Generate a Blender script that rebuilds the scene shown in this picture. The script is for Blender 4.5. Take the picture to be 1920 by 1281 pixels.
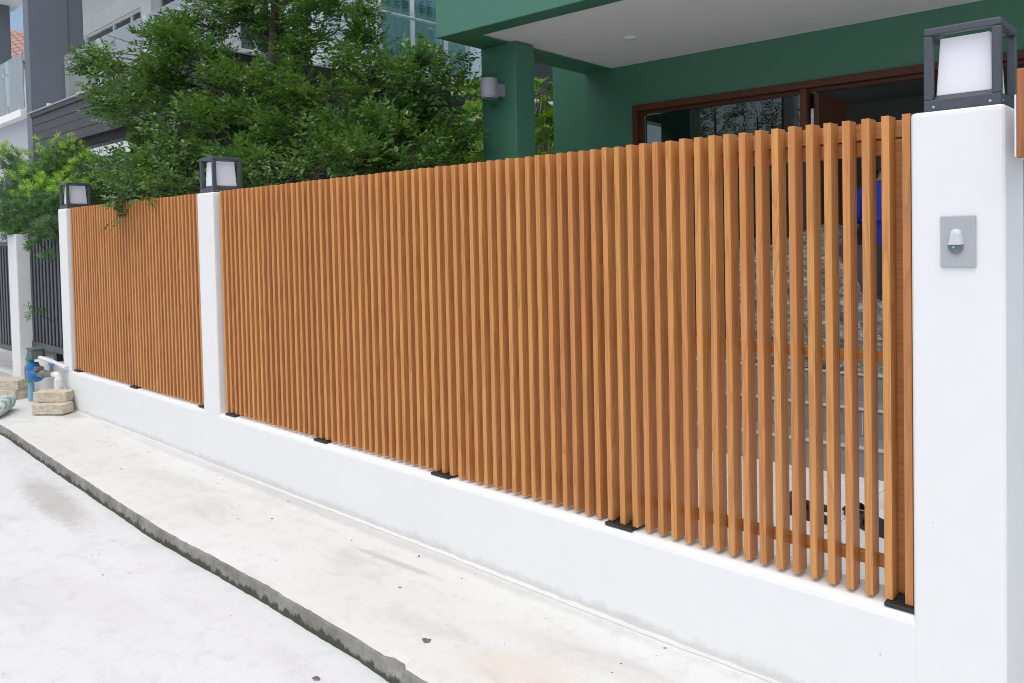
import bpy, bmesh, math, random
import numpy as np
from mathutils import Vector, Matrix

for o in list(bpy.data.objects): bpy.data.objects.remove(o)
S = bpy.context.scene
COL = S.collection
R = math.radians
rng = np.random.default_rng(7)
random.seed(7)

# ------------------------------------------------------------------ camera
cam = bpy.data.cameras.new('Camera'); camo = bpy.data.objects.new('Camera', cam); COL.objects.link(camo)
cam.sensor_fit = 'HORIZONTAL'; cam.sensor_width = 36.0
cam.lens = 1473.54 / 1920 * 36
cam.shift_x = (960 - 1065.14) / 1920
cam.shift_y = (485.22 - 640.5) / 1920
cam.clip_start = 0.05; cam.clip_end = 1000
r_, u_, f_ = (0.75351832, 0.65714054, -0.01940243), (-0.0046251, 0.03481076, 0.99938322), (-0.65741064, 0.75296383, -0.02926989)
camo.matrix_world = Matrix(((r_[0], u_[0], -f_[0], 0), (r_[1], u_[1], -f_[1], 0), (r_[2], u_[2], -f_[2], 1.6), (0, 0, 0, 1)))
S.camera = camo

# ------------------------------------------------------------------ sky, sun, exposure
SUN_EL, SUN_AZ = 69.0, 163.0          # azimuth measured clockwise from +Y (the house side); the sun stands over the street
w = bpy.data.worlds.new('World'); S.world = w; w.use_nodes = True
nt = w.node_tree; bg = nt.nodes['Background']
sky = nt.nodes.new('ShaderNodeTexSky'); sky.sky_type = 'NISHITA'; sky.sun_disc = False
sky.sun_elevation = R(SUN_EL); sky.sun_rotation = R(SUN_AZ)
sky.air_density = 1.0; sky.dust_density = 4.0; sky.ozone_density = 1.0
nt.links.new(sky.outputs[0], bg.inputs[0]); bg.inputs[1].default_value = 0.15
sl = bpy.data.lights.new('Sun', 'SUN'); so = bpy.data.objects.new('Sun', sl); COL.objects.link(so)
sl.energy = 1.5; sl.angle = R(110); sl.color = (1.0, 0.95, 0.85)
az, el = R(SUN_AZ), R(SUN_EL)
sd = Vector((math.sin(az) * math.cos(el), math.cos(az) * math.cos(el), math.sin(el)))
so.rotation_euler = (-sd).to_track_quat('-Z', 'Y').to_euler(); so.location = (0, -6, 12)
S.view_settings.view_transform = 'Standard'; S.view_settings.look = 'None'
S.view_settings.gamma = 1.0; S.view_settings.use_curve_mapping = False
S.view_settings.exposure = 0.2
S.render.filter_size = 1.0; S.cycles.pixel_filter_type = 'BLACKMAN_HARRIS'; S.cycles.filter_width = 1.0
S.cycles.use_denoising = True; S.cycles.denoising_prefilter = 'ACCURATE'; S.cycles.denoising_input_passes = 'RGB_ALBEDO_NORMAL'

# ------------------------------------------------------------------ materials
def newmat(name):
    m = bpy.data.materials.new(name); m.use_nodes = True
    return m, m.node_tree, m.node_tree.nodes['Principled BSDF']
def N(t, typ, **kw):
    n = t.nodes.new(typ)
    for k, v in kw.items():
        if k.startswith('i_'):
            key = k[2:]
            n.inputs[int(key) if key.isdigit() else key].default_value = v
        else: setattr(n, k, v)
    return n
def L(t, a, b): t.links.new(a, b)
def mixc(t, fac, a, b, mode='MIX'):
    n = t.nodes.new('ShaderNodeMix'); n.data_type = 'RGBA'; n.blend_type = mode
    for sock, v in ((n.inputs[0], fac), (n.inputs[6], a), (n.inputs[7], b)):
        if isinstance(v, (int, float)): sock.default_value = v
        elif isinstance(v, tuple): sock.default_value = (*v[:3], 1)
        else: t.links.new(v, sock)
    return n.outputs[2]
def ramp(t, fac, stops):
    n = t.nodes.new('ShaderNodeValToRGB'); cr = n.color_ramp
    while len(cr.elements) < len(stops): cr.elements.new(0.5)
    for e, (p, c) in zip(cr.elements, stops):
        e.position = p; e.color = (*c, 1) if isinstance(c, tuple) else (c, c, c, 1)
    t.links.new(fac, n.inputs[0]); return n.outputs[0]
def coord(t, scale=(1, 1, 1), world=True, rnd=0.0):
    if world:
        g = N(t, 'ShaderNodeNewGeometry'); v = g.outputs['Position']
    else:
        g = N(t, 'ShaderNodeTexCoord'); v = g.outputs['Object']
    if rnd:
        oi = N(t, 'ShaderNodeObjectInfo'); ma = N(t, 'ShaderNodeVectorMath', operation='MULTIPLY_ADD')
        cb = N(t, 'ShaderNodeCombineXYZ')
        for k in range(3): L(t, oi.outputs['Random'], cb.inputs[k])
        L(t, cb.outputs[0], ma.inputs[0]); ma.inputs[1].default_value = (rnd, rnd * .7, rnd * 1.3); L(t, v, ma.inputs[2]); v = ma.outputs[0]
    mp = N(t, 'ShaderNodeMapping'); mp.inputs['Scale'].default_value = scale; L(t, v, mp.inputs[0])
    return mp.outputs[0]
def noise(t, vec, scale, detail=4, rough=.55, dist=0):
    n = N(t, 'ShaderNodeTexNoise', i_Scale=scale, i_Detail=detail, i_Roughness=rough, i_Distortion=dist)
    L(t, vec, n.inputs['Vector']); return n.outputs[0]
def bump(t, b, h, strength, dist=.01):
    n = N(t, 'ShaderNodeBump', i_Strength=strength, i_Distance=dist); L(t, h, n.inputs['Height']); L(t, n.outputs[0], b.inputs['Normal'])
def sc(c, k): return tuple(min(1, x * k) for x in c[:3])

def plain(name, col, rough=.5, var=.08, scale=6., bstr=.08, bscale=60., metal=0., spec=.5, bdist=.004, world=True):
    m, t, b = newmat(name)
    v = coord(t, world=world); n = noise(t, v, scale, 5)
    c = mixc(t, ramp(t, n, [(.3, 0.), (.7, 1.)]), sc(col, 1 - var), sc(col, 1 + var * .6))
    L(t, c, b.inputs['Base Color'])
    b.inputs['Roughness'].default_value = rough; b.inputs['Metallic'].default_value = metal
    b.inputs['Specular IOR Level'].default_value = spec
    if bstr: bump(t, b, noise(t, v, bscale, 4), bstr, bdist)
    return m

def plaster(name, col, rough=.65, dirt=(.62, .58, .5), damt=.25, seed=0., low=None):
    m, t, b = newmat(name)
    v = coord(t); n1 = noise(t, v, 1.3 + seed, 6, .6); n2 = noise(t, v, 9, 5); n3 = noise(t, v, 70, 4)
    c = mixc(t, ramp(t, n2, [(.3, 0.), (.75, 1.)]), sc(col, .965), col)
    mask = N(t, 'ShaderNodeMath', operation='MULTIPLY', i_1=damt); L(t, ramp(t, n1, [(.55, 0.), (.78, 1.)]), mask.inputs[0])
    c = mixc(t, mask.outputs[0], c, dirt)
    # sparse specks of dirt with their own shape
    vo = N(t, 'ShaderNodeTexVoronoi', i_Scale=7.0); L(t, v, vo.inputs['Vector'])
    sp = ramp(t, vo.outputs['Distance'], [(.012, .55), (.03, 0.)])
    c = mixc(t, sp, c, (.2, .18, .15))
    if low:                                     # splash dirt along the foot of the wall
        sx = N(t, 'ShaderNodeSeparateXYZ'); L(t, v, sx.inputs[0])
        ad = N(t, 'ShaderNodeMath', operation='MULTIPLY_ADD', i_1=.10, i_2=-.03); L(t, noise(t, v, 12, 6, .7), ad.inputs[0])
        sb = N(t, 'ShaderNodeMath', operation='SUBTRACT'); L(t, sx.outputs[2], sb.inputs[0]); L(t, ad.outputs[0], sb.inputs[1])
        c = mixc(t, ramp(t, sb.outputs[0], [(0., low), (.03, 0.)]), c, (.38, .36, .32))
    L(t, c, b.inputs['Base Color']); b.inputs['Roughness'].default_value = rough
    ad = N(t, 'ShaderNodeMath', operation='MULTIPLY_ADD', i_1=.25); L(t, n3, ad.inputs[0]); L(t, n2, ad.inputs[2])
    bump(t, b, ad.outputs[0], .22, .006)
    return m

def wood(name, light, dark, red, rough=.42, axis='Z', world=False):
    m, t, b = newmat(name)
    s = {'Z': (9, 9, .55), 'X': (.55, 9, 9), 'Y': (9, .55, 9)}[axis]
    s2 = {'Z': (160, 160, 2.5), 'X': (2.5, 160, 160), 'Y': (160, 2.5, 160)}[axis]
    v = coord(t, s, world, 37.); v2 = coord(t, s2, world, 37.)
    n = noise(t, v, 1.0, 3, .5, .3)
    mu = N(t, 'ShaderNodeMath', operation='MULTIPLY', i_1=13.); L(t, n, mu.inputs[0])
    fr = N(t, 'ShaderNodeMath', operation='FRACT'); L(t, mu.outputs[0], fr.inputs[0])
    line = ramp(t, fr.outputs[0], [(0., 0.), (.55, .12), (.9, .8), (1., 0.)])
    fine = noise(t, v2, 1.0, 4, .6)
    oi = N(t, 'ShaderNodeObjectInfo')
    base = ramp(t, oi.outputs['Random'], [(0., light), (.45, sc(light, .93)), (.7, red), (1., sc(red, .9))])
    c = mixc(t, line, base, dark)
    ml = N(t, 'ShaderNodeMath', operation='MULTIPLY', i_1=.55); L(t, line, ml.inputs[0])
    c = mixc(t, ml.outputs[0], base, dark)
    c = mixc(t, ramp(t, fine, [(.35, .35), (.65, 0.)]), c, dark)
    L(t, c, b.inputs['Base Color']); b.inputs['Roughness'].default_value = rough
    b.inputs['Specular IOR Level'].default_value = .4
    bump(t, b, fine, .12, .002)
    return m

def concrete(name, col, warm, grey, rough=.8, seed=0., speck=.8, stain=.5, streak=None):
    m, t, b = newmat(name)
    v = coord(t); v2 = coord(t, (.55, 1.6, 1))
    big = noise(t, v, .55 + seed, 5, .6, .4); mid = noise(t, v2, 2.3 + seed, 6, .65, .6); fin = noise(t, v, 55, 5, .7); pat = noise(t, v, 9 + seed, 6, .7)
    c = mixc(t, ramp(t, big, [(.35, 0.), (.62, 1.)]), col, warm)
    a = N(t, 'ShaderNodeMath', operation='MULTIPLY', i_1=stain); L(t, ramp(t, mid, [(.52, 0.), (.72, 1.)]), a.inputs[0])
    c = mixc(t, a.outputs[0], c, grey)
    c = mixc(t, ramp(t, pat, [(.30, .32), (.48, 0.)]), c, sc(grey, .8))
    c = mixc(t, ramp(t, fin, [(.25, .35), (.42, 0.)]), c, sc(grey, .6))
    vst = coord(t, (3.2, 9, 1)); sm = noise(t, vst, 3.0, 4, .6)                          # short brushed smudges
    sm2 = N(t, 'ShaderNodeMath', operation='MULTIPLY'); L(t, ramp(t, sm, [(.66, 0.), (.72, .45)]), sm2.inputs[0]); L(t, ramp(t, noise(t, v, 1.1, 3), [(.48, 0.), (.62, 1.)]), sm2.inputs[1])
    c = mixc(t, sm2.outputs[0], c, sc(grey, .62))
    if streak:
        for (cx, cy, ax_, ay_, rot, amt, colr) in streak:                               # single stains with a shape of their own
            mp = N(t, 'ShaderNodeMapping', vector_type='TEXTURE'); mp.inputs['Location'].default_value = (cx, cy, 0); mp.inputs['Rotation'].default_value = (0, 0, rot); mp.inputs['Scale'].default_value = (ax_, ay_, 1)
            g_ = N(t, 'ShaderNodeNewGeometry'); L(t, g_.outputs['Position'], mp.inputs[0])
            fl = N(t, 'ShaderNodeVectorMath', operation='MULTIPLY'); fl.inputs[1].default_value = (1, 1, 0); L(t, mp.outputs[0], fl.inputs[0])
            le = N(t, 'ShaderNodeVectorMath', operation='LENGTH'); L(t, fl.outputs[0], le.inputs[0])
            av = N(t, 'ShaderNodeMath', operation='MULTIPLY_ADD', i_1=1.1, i_2=-.55); L(t, noise(t, v, 14, 6, .7), av.inputs[0])
            av2 = N(t, 'ShaderNodeMath', operation='ADD'); L(t, le.outputs['Value'], av2.inputs[0]); L(t, av.outputs[0], av2.inputs[1])
            c = mixc(t, ramp(t, av2.outputs[0], [(.45, amt), (1.0, 0.)]), c, colr)
    for s, th, amt in ((5.5, .026, speck), (13., .045, speck * .7)):   # pits and grit, kept to patches
        vo = N(t, 'ShaderNodeTexVoronoi', i_Scale=s); L(t, v, vo.inputs['Vector'])
        dots = ramp(t, vo.outputs['Distance'], [(th * .5, amt), (th, 0.)])
        pm = N(t, 'ShaderNodeMath', operation='MULTIPLY'); L(t, dots, pm.inputs[0]); L(t, ramp(t, noise(t, v, 1.7 + s * .01, 3), [(.45, 0.), (.6, 1.)]), pm.inputs[1])
        c = mixc(t, pm.outputs[0], c, (.10, .095, .085))
    L(t, c, b.inputs['Base Color']); b.inputs['Roughness'].default_value = rough; b.inputs['Specular IOR Level'].default_value = .3
    ad = N(t, 'ShaderNodeMath', operation='MULTIPLY_ADD', i_1=.3); L(t, fin, ad.inputs[0]); L(t, pat, ad.inputs[2])
    bump(t, b, ad.outputs[0], .25, .008)
    return m

def leafmat(name, c1, c2, c3, trans=.32, rough=.38):
    m, t, b = newmat(name)
    g = N(t, 'ShaderNodeNewGeometry')
    c = ramp(t, g.outputs['Random Per Island'], [(0., c1), (.55, c2), (.88, c2), (1., c3)])
    v = coord(t); c = mixc(t, ramp(t, noise(t, v, 3.2, 3), [(.42, 0.), (.66, .6)]), c, c3)
    L(t, c, b.inputs['Base Color']); b.inputs['Roughness'].default_value = rough; b.inputs['Specular IOR Level'].default_value = .6
    tr = N(t, 'ShaderNodeBsdfTranslucent'); L(t, mixc(t, .5, c, sc(c3, 1.5)), tr.inputs[0])
    mx = N(t, 'ShaderNodeMixShader', i_0=trans); L(t, b.outputs[0], mx.inputs[1]); L(t, tr.outputs[0], mx.inputs[2])
    L(t, mx.outputs[0], t.nodes['Material Output'].inputs[0])
    return m

def glass(name, tint, rough=.02, ior=1.5, opac=0.0):
    m, t, b = newmat(name); t.nodes.remove(b)
    fr = N(t, 'ShaderNodeFresnel', i_IOR=ior); gl = N(t, 'ShaderNodeBsdfGlossy', i_Roughness=rough); gl.inputs[0].default_value = (1, 1, 1, 1)
    tr = N(t, 'ShaderNodeBsdfTransparent'); tr.inputs[0].default_value = (*tint, 1)
    base = tr.outputs[0]
    if opac:
        df = N(t, 'ShaderNodeBsdfDiffuse'); df.inputs[0].default_value = (.86, .95, .96, 1)
        mo = N(t, 'ShaderNodeMixShader', i_0=opac); L(t, base, mo.inputs[1]); L(t, df.outputs[0], mo.inputs[2]); base = mo.outputs[0]
    mx = N(t, 'ShaderNodeMixShader'); L(t, fr.outputs[0], mx.inputs[0]); L(t, base, mx.inputs[1]); L(t, gl.outputs[0], mx.inputs[2])
    L(t, mx.outputs[0], t.nodes['Material Output'].inputs[0])
    return m

MT = dict(
    slat=wood('slat_wood', (.66, .312, .098), (.31, .11, .032), (.61, .268, .09)),
    rail=wood('rail_wood', (.52, .25, .095), (.26, .10, .035), (.46, .20, .085), axis='X'),
    board=wood('board_wood', (.42, .16, .065), (.18, .055, .02), (.40, .15, .06)),
    doorwood=wood('door_wood', (.115, .036, .013), (.05, .014, .006), (.10, .03, .012), rough=.4),
    white=plaster('white_paint', (.775, .795, .80), damt=.10, low=.35),
    white2=plaster('neighbour_white', (.74, .745, .75), damt=.45, dirt=(.5, .48, .44), low=.7),
    bwhite=plaster('house_white', (.83, .835, .845), damt=.08),
    green=plaster('green_paint', (.058, .185, .124), rough=.42, damt=.06, dirt=(.10, .22, .17)),
    ceiling=plaster('ceiling_paint', (.85, .85, .86), damt=.05),
    dgrey=plaster('dark_grey_paint', (.135, .155, .185), rough=.6, damt=.05, dirt=(.16, .17, .19)),
    mgrey=plaster('mid_grey_paint', (.40, .42, .46), rough=.6, damt=.06, dirt=(.3, .3, .3)),
    charcoal=plain('charcoal_board', (.050, .050, .056), .5, .12, 4, .1, 80),
    blackm=plain('black_metal', (.016, .017, .02), .45, .1, 10, .05, 90),
    lampm=plain('powder_coat', (.060, .070, .088), .45, .12, 30, .25, 420, bdist=.001),
    fencem=plain('fence_metal', (.040, .046, .058), .42, .1, 12, .06, 200),
    rubber=plain('black_rubber', (.018, .019, .021), .55, .2, 40, .2, 150),
    opal=plain('opal_shade', (.80, .81, .86), .35, .02, 5, 0),
    greyplastic=plain('grey_plastic', (.39, .41, .44), .38, .04, 8, .03, 200),
    greyplastic2=plain('pale_grey_plastic', (.58, .60, .66), .33, .03, 8, 0),
    lens=plain('smoky_lens', (.16, .165, .17), .2, .05, 8, 0),
    lampgrey=plain('lamp_grey', (.26, .27, .30), .42, .05, 20, .05, 300),
    steel=plain('steel', (.62, .62, .62), .3, .08, 30, .05, 200, metal=.85),
    brass=plain('screw', (.45, .32, .12), .35, .1, 60, .1, 300, metal=.7),
    brick=plain('paver', (.56, .50, .40), .85, .22, 22, .6, 60, bdist=.01, world=True),
    bluepipe=plain('blue_pipe', (.20, .44, .58), .4, .08, 20, .05, 100),
    tealpipe=plain('teal_pipe', (.10, .31, .34), .42, .12, 20, .08, 100),
    meterblue=plain('meter_blue', (.02, .17, .46), .35, .1, 20, .05, 100),
    pvc=plain('white_pvc', (.72, .72, .71), .35, .05, 20, .05, 100),
    oldgreen=plain('weathered_green', (.10, .15, .12), .6, .25, 30, .3, 120),
    valvered=plain('faded_red', (.45, .17, .15), .5, .1, 30, .1, 120),
    castgrey=plain('cast_metal', (.22, .21, .20), .5, .2, 60, .2, 200, metal=.4),
    rib=plain('ribbed_plastic', (.42, .52, .52), .45, .1, 30, .05, 100),
    bark=plain('bark', (.075, .055, .04), .85, .3, 25, .7, 60, bdist=.01),
    twig=plain('pale_bark', (.26, .22, .16), .8, .25, 25, .5, 60, bdist=.006),
    leaf=leafmat('tree_leaf', (.020, .072, .016), (.044, .140, .026), (.135, .245, .035), trans=.26, rough=.27),
    young=leafmat('young_leaf', (.16, .05, .03), (.20, .07, .03), (.12, .12, .03)),
    yew=leafmat('yew_leaf', (.028, .095, .022), (.046, .145, .028), (.09, .21, .035), rough=.26),
    yewtip=leafmat('yew_tip', (.17, .38, .03), (.27, .50, .04), (.40, .58, .06), trans=.4),
    broad=leafmat('broad_leaf', (.07, .20, .015), (.13, .30, .02), (.26, .44, .03), trans=.42, rough=.26),
    far=leafmat('far_leaf', (.02, .06, .015), (.035, .09, .02), (.07, .14, .03)),
    tile=plain('white_tile', (.66, .67, .68), .22, .06, 5, 0),
    grout=plain('grout', (.58, .58, .57), .8, .1, 20, .1, 80),
    stone=plain('grey_stone_tile', (.20, .205, .215), .5, .12, 14, .12, 60),
    nosing=plain('step_nosing', (.44, .44, .45), .4, .06, 14, .05, 60),
    roof=plain('roof_tile', (.36, .22, .18), .7, .15, 10, .1, 60),
    curtain=plain('curtain', (.52, .78, .76), .8, .10, 5, 0),
    blind=plain('blind_slat', (.40, .50, .50), .5, .05, 5, 0),
    alu=plain('white_aluminium', (.74, .75, .77), .35, .03, 10, 0),
    alugrey=plain('anodised_aluminium', (.42, .44, .46), .35, .05, 10, .02, 200, metal=.3),
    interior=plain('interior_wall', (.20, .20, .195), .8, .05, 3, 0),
    skin=plain('skin', (.42, .22, .14), .5, .08, 20, .05, 150),
    shirt=plain('blue_shirt', (.008, .035, .36), .75, .15, 14, .3, 30, bdist=.01),
    trousers=plain('navy_trousers', (.022, .028, .075), .8, .15, 14, .3, 30, bdist=.01),
    hair=plain('black_hair', (.012, .010, .009), .5, .2, 90, .4, 200),
    print=plain('white_print', (.78, .78, .78), .6, .03, 30, 0),
    pole=plain('pole_concrete', (.36, .35, .33), .85, .12, 6, .2, 60),
    leaflitter=plain('dark_gum', (.14, .135, .14), .7, .3, 60, .3, 120),
    litter=plain('grit', (.22, .20, .17), .9, .5, 30, 0),
    wicker=plain('dark_wicker', (.03, .03, .032), .6, .2, 60, .3, 160),
    card=plain('cardboard', (.42, .33, .22), .85, .1, 12, .1, 60),
)
MT['pave'] = concrete('pavement_concrete', (.655, .69, .695), (.635, .65, .63), (.50, .51, .505), seed=.1, speck=.7, stain=.75,
    streak=[(-3.20, 2.315, .42, .028, .05, .55, (.40, .39, .37)), (-2.05, 2.02, .30, .16, .3, .4, (.60, .53, .44)), (-1.9, 2.25, .5, .12, .1, .3, (.50, .48, .44)), (-5.6, 2.2, .7, .1, .1, .35, (.52, .50, .46)), (-4.2, 2.48, 3.4, .05, 0, .45, (.42, .42, .41)), (-2.6, 2.0, .35, .07, .2, .3, (.46, .45, .43)), (-8.4, 2.44, .3, .12, .2, .5, (.34, .32, .29))])
MT['road'] = concrete('street_concrete', (.645, .675, .688), (.625, .655, .668), (.53, .55, .56), seed=.37, speck=.4, stain=.75,
    streak=[(-6.0, 1.62, .9, .14, -.05, .6, (.36, .36, .35)), (-3.0, 1.0, .35, .03, .5, .3, (.45, .45, .45)), (-4.2, 1.25, .8, .2, .1, .28, (.52, .52, .52)), (-2.6, .8, .6, .15, .4, .25, (.52, .52, .53)), (-5.0, .2, 1.5, .25, .1, .25, (.5, .5, .5))])
MT['glassdoor'] = glass('door_glass', (.55, .57, .56), .004, 1.75)
MT['glasswin'] = glass('window_glass', (.86, .96, .955), .01, 1.4)
MT['glassside'] = glass('side_railing_glass', (.88, .96, .96), .01, 1.4, opac=.05)
MT['glassrail'] = glass('railing_glass', (.80, .92, .93), .01, 1.45, opac=.3)
def kerbmat():
    m, t, b = newmat('kerb_face'); v = coord(t, (1, 1, 1)); vs = coord(t, (14, 14, 2.2))
    n = noise(t, v, 5, 6, .7); st = noise(t, vs, 1.0, 5, .65)
    c = ramp(t, n, [(.25, (.09, .09, .065)), (.5, (.22, .22, .20)), (.75, (.36, .36, .34))])
    sx = N(t, 'ShaderNodeSeparateXYZ'); L(t, v, sx.inputs[0])
    ad = N(t, 'ShaderNodeMath', operation='MULTIPLY_ADD', i_1=.13, i_2=-.128); L(t, st, ad.inputs[0])
    sb = N(t, 'ShaderNodeMath', operation='SUBTRACT'); L(t, sx.outputs[2], sb.inputs[0]); L(t, ad.outputs[0], sb.inputs[1])
    c = mixc(t, ramp(t, sb.outputs[0], [(0., .9), (.012, 0.)]), c, (.040, .043, .022))      # moss and damp at the foot of the kerb
    L(t, c, b.inputs['Base Color']); b.inputs['Roughness'].default_value = .9
    bump(t, b, noise(t, v, 40, 6, .7), .7, .01); return m
MT['kerb'] = kerbmat()
def plasticwrap():
    m, t, b = newmat('crumpled_plastic'); v = coord(t, (1, 1, 2.2)); n = noise(t, v, 9, 7, .7, 1.5)
    L(t, ramp(t, n, [(.3, (.10, .115, .105)), (.5, (.22, .245, .235)), (.62, (.60, .63, .63))]), b.inputs['Base Color'])
    b.inputs['Roughness'].default_value = .18; bump(t, b, n, 1.0, .05); return m
MT['wrap'] = plasticwrap()
def ribmat():
    m, t, b = newmat('ribbed_plastic_stripes'); wv = N(t, 'ShaderNodeTexWave', i_Scale=14., i_Distortion=1.5); wv.bands_direction = 'DIAGONAL'; L(t, coord(t, world=False), wv.inputs['Vector'])
    L(t, ramp(t, wv.outputs[0], [(.3, (.30, .42, .42)), (.6, (.62, .70, .69))]), b.inputs['Base Color']); b.inputs['Roughness'].default_value = .45; bump(t, b, wv.outputs[0], .6, .01); return m
MT['rib'] = ribmat()
def emit(name, col, s):
    m, t, b = newmat(name); b.inputs['Base Color'].default_value = (*col, 1); b.inputs['Emission Color'].default_value = (*col, 1); b.inputs['Emission Strength'].default_value = s; return m
MT['led'] = emit('blue_led', (.03, .22, 1.0), 1.6)

# ------------------------------------------------------------------ mesh helpers
class MB:
    def __init__(s): s.v = []; s.f = []
    def quad(s, a, b, c, d):
        i = len(s.v); s.v += [tuple(a), tuple(b), tuple(c), tuple(d)]; s.f.append((i, i + 1, i + 2, i + 3)); return s
    def box(s, x0, x1, y0, y1, z0, z1):
        return s.hexa([(x0, y0, z0), (x1, y0, z0), (x1, y1, z0), (x0, y1, z0), (x0, y0, z1), (x1, y0, z1), (x1, y1, z1), (x0, y1, z1)])
    def hexa(s, p):
        i = len(s.v); s.v += [tuple(q) for q in p]
        s.f += [tuple(i + k for k in q) for q in ((0, 3, 2, 1), (4, 5, 6, 7), (0, 1, 5, 4), (1, 2, 6, 5), (2, 3, 7, 6), (3, 0, 4, 7))]; return s
    def frustum(s, cx, cy, z0, z1, a0, b0, a1, b1):
        return s.hexa([(cx - a0, cy - b0, z0), (cx + a0, cy - b0, z0), (cx + a0, cy + b0, z0), (cx - a0, cy + b0, z0),
                       (cx - a1, cy - b1, z1), (cx + a1, cy - b1, z1), (cx + a1, cy + b1, z1), (cx - a1, cy + b1, z1)])
    def tube(s, pts, rad, n=10, cap=True):
        pts = [Vector(p) for p in pts]; rad = rad if isinstance(rad, (list, tuple)) else [rad] * len(pts)
        base = len(s.v); up = None
        for k, p in enumerate(pts):
            d = (pts[min(k + 1, len(pts) - 1)] - pts[max(k - 1, 0)]).normalized()
            if up is None: up = Vector((0, 0, 1)) if abs(d.z) < .9 else Vector((1, 0, 0))
            a = (up - d * up.dot(d)).normalized(); c = d.cross(a); up = a
            for j in range(n):
                th = 2 * math.pi * j / n; s.v.append(tuple(p + (a * math.cos(th) + c * math.sin(th)) * rad[k]))
        for k in range(len(pts) - 1):
            for j in range(n):
                j2 = (j + 1) % n; s.f.append((base + k * n + j, base + k * n + j2, base + (k + 1) * n + j2, base + (k + 1) * n + j))
        if cap:
            s.f.append(tuple(base + j for j in reversed(range(n)))); s.f.append(tuple(base + (len(pts) - 1) * n + j for j in range(n)))
        return s
    def extr(s, poly, axis, a, b):
        """extrude a 2D polygon along an axis ('X','Y','Z') from a to b"""
        def P(u, v, w): return {'X': (w, u, v), 'Y': (u, w, v), 'Z': (u, v, w)}[axis]
        i = len(s.v); n = len(poly)
        s.v += [P(u, v, a) for u, v in poly] + [P(u, v, b) for u, v in poly]
        s.f.append(tuple(range(i + n - 1, i - 1, -1))); s.f.append(tuple(range(i + n, i + 2 * n)))
        for k in range(n): s.f.append((i + k, i + (k + 1) % n, i + n + (k + 1) % n, i + n + k))
        return s
    def xf(s, m):
        s.v = [tuple(m @ Vector(p)) for p in s.v]; return s
    def build(s, name, mat, parent=None, bevel=0., seg=2, smooth=False, loc=None):
        me = bpy.data.meshes.new(name); me.from_pydata(s.v, [], s.f); me.update()
        bm = bmesh.new(); bm.from_mesh(me)
        bmesh.ops.recalc_face_normals(bm, faces=bm.faces)
        if bevel: bmesh.ops.bevel(bm, geom=list(bm.edges), offset=bevel, segments=seg, profile=.6, affect='EDGES', clamp_overlap=True)
        bm.to_mesh(me); bm.free()
        if smooth:
            for p in me.polygons: p.use_smooth = True
        me.materials.append(MT[mat]); o = bpy.data.objects.new(name, me); COL.objects.link(o)
        if parent: o.parent = parent
        if loc: o.location = loc
        return o
def tag(o, label=None, cat=None, group=None, kind=None):
    if label: o['label'] = label
    if cat: o['category'] = cat
    if group: o['group'] = group
    if kind: o['kind'] = kind
    return o
def thing(name, loc, label, cat, group=None, rz=0.):
    o = bpy.data.objects.new(name, None); COL.objects.link(o); o.location = loc; o.rotation_euler = (0, 0, rz); o.empty_display_size = .1
    return tag(o, label, cat, group)
def inst(src, name, parent, loc, rot=None, mat=None):
    o = bpy.data.objects.new(name, src.data); COL.objects.link(o); o.parent = parent; o.location = loc
    if rot: o.rotation_euler = rot
    return o
def rel(mb, loc):
    mb.v = [(a - loc[0], b - loc[1], c - loc[2]) for a, b, c in mb.v]; return mb

# ------------------------------------------------------------------ ground, pavement, kerb
KX = np.array([-60, -14, -8.2, -6.4, -4.6, -3.5, -2.8, -2.2, 0, 30.]); KY = np.array([2.0, 2.0, 1.915, 1.835, 1.772, 1.785, 1.772, 1.748, 1.73, 1.70])
def kerb_y(x): return float(np.interp(x, KX, KY))
m = MB(); m.quad((-250, -250, -.085), (250, -250, -.085), (250, 250, -.085), (-250, 250, -.085))
tag(m.build('street', 'road'), kind='structure')
xs = np.concatenate([np.linspace(-60, -11, 60), np.arange(-10.95, 1.6, .035), np.linspace(1.7, 30, 30)])
jit = np.convolve(rng.normal(0, 1, len(xs)), np.ones(5) / 5, 'same') * .0035 + rng.normal(0, .0012, len(xs))
jit2 = np.convolve(rng.normal(0, 1, len(xs)), np.ones(7) / 7, 'same') * .007 + rng.normal(0, .0015, len(xs))
chip = np.where(np.abs(xs + 2.43) < .055, .022, 0)          # a broken bite out of the kerb edge
m = MB(); kb = MB()
rows = []
for x, j, j2, c in zip(xs, jit, jit2, chip):
    y = kerb_y(x)
    rows.append(((x, 2.62, 0.0), (x, y + .05, 0.0), (x, y + j + c, -.003 - c * .2), (x, y - .006 + j * .7 + c * .6, -.014 - c), (x, y - .010 + j * .5, -.045), (x, y - .012 + j2, -.10)))
for a, b in zip(rows[:-1], rows[1:]):
    m.quad(a[0], a[1], b[1], b[0]); m.quad(a[1], a[2], b[2], b[1])
    for k in (2, 3, 4): kb.quad(a[k], a[k + 1], b[k + 1], b[k])
tag(m.build('pavement', 'pave'), kind='structure')
tag(kb.build('kerb', 'kerb'), kind='structure')
# ragged mortar fillet where the wall meets the pavement
m = MB(); prev = None
for x in np.arange(-8.9, 1.2, .04):
    wv = .006 + .006 * math.sin(x * 2.3) + rng.normal(0, .002); hh = .004 + .003 * math.sin(x * 1.7 + 1) + rng.normal(0, .0015)
    cur = [(x, 2.5415, max(.003, hh + .004)), (x, 2.533 - max(.002, wv * .4), max(.002, hh)), (x, 2.526 - max(.004, wv), .0015)]
    if prev:
        for k in range(2): m.quad(prev[k], prev[k + 1], cur[k + 1], cur[k])
    prev = cur
tag(m.build('mortar_fillet', 'white'), kind='structure')
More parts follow.
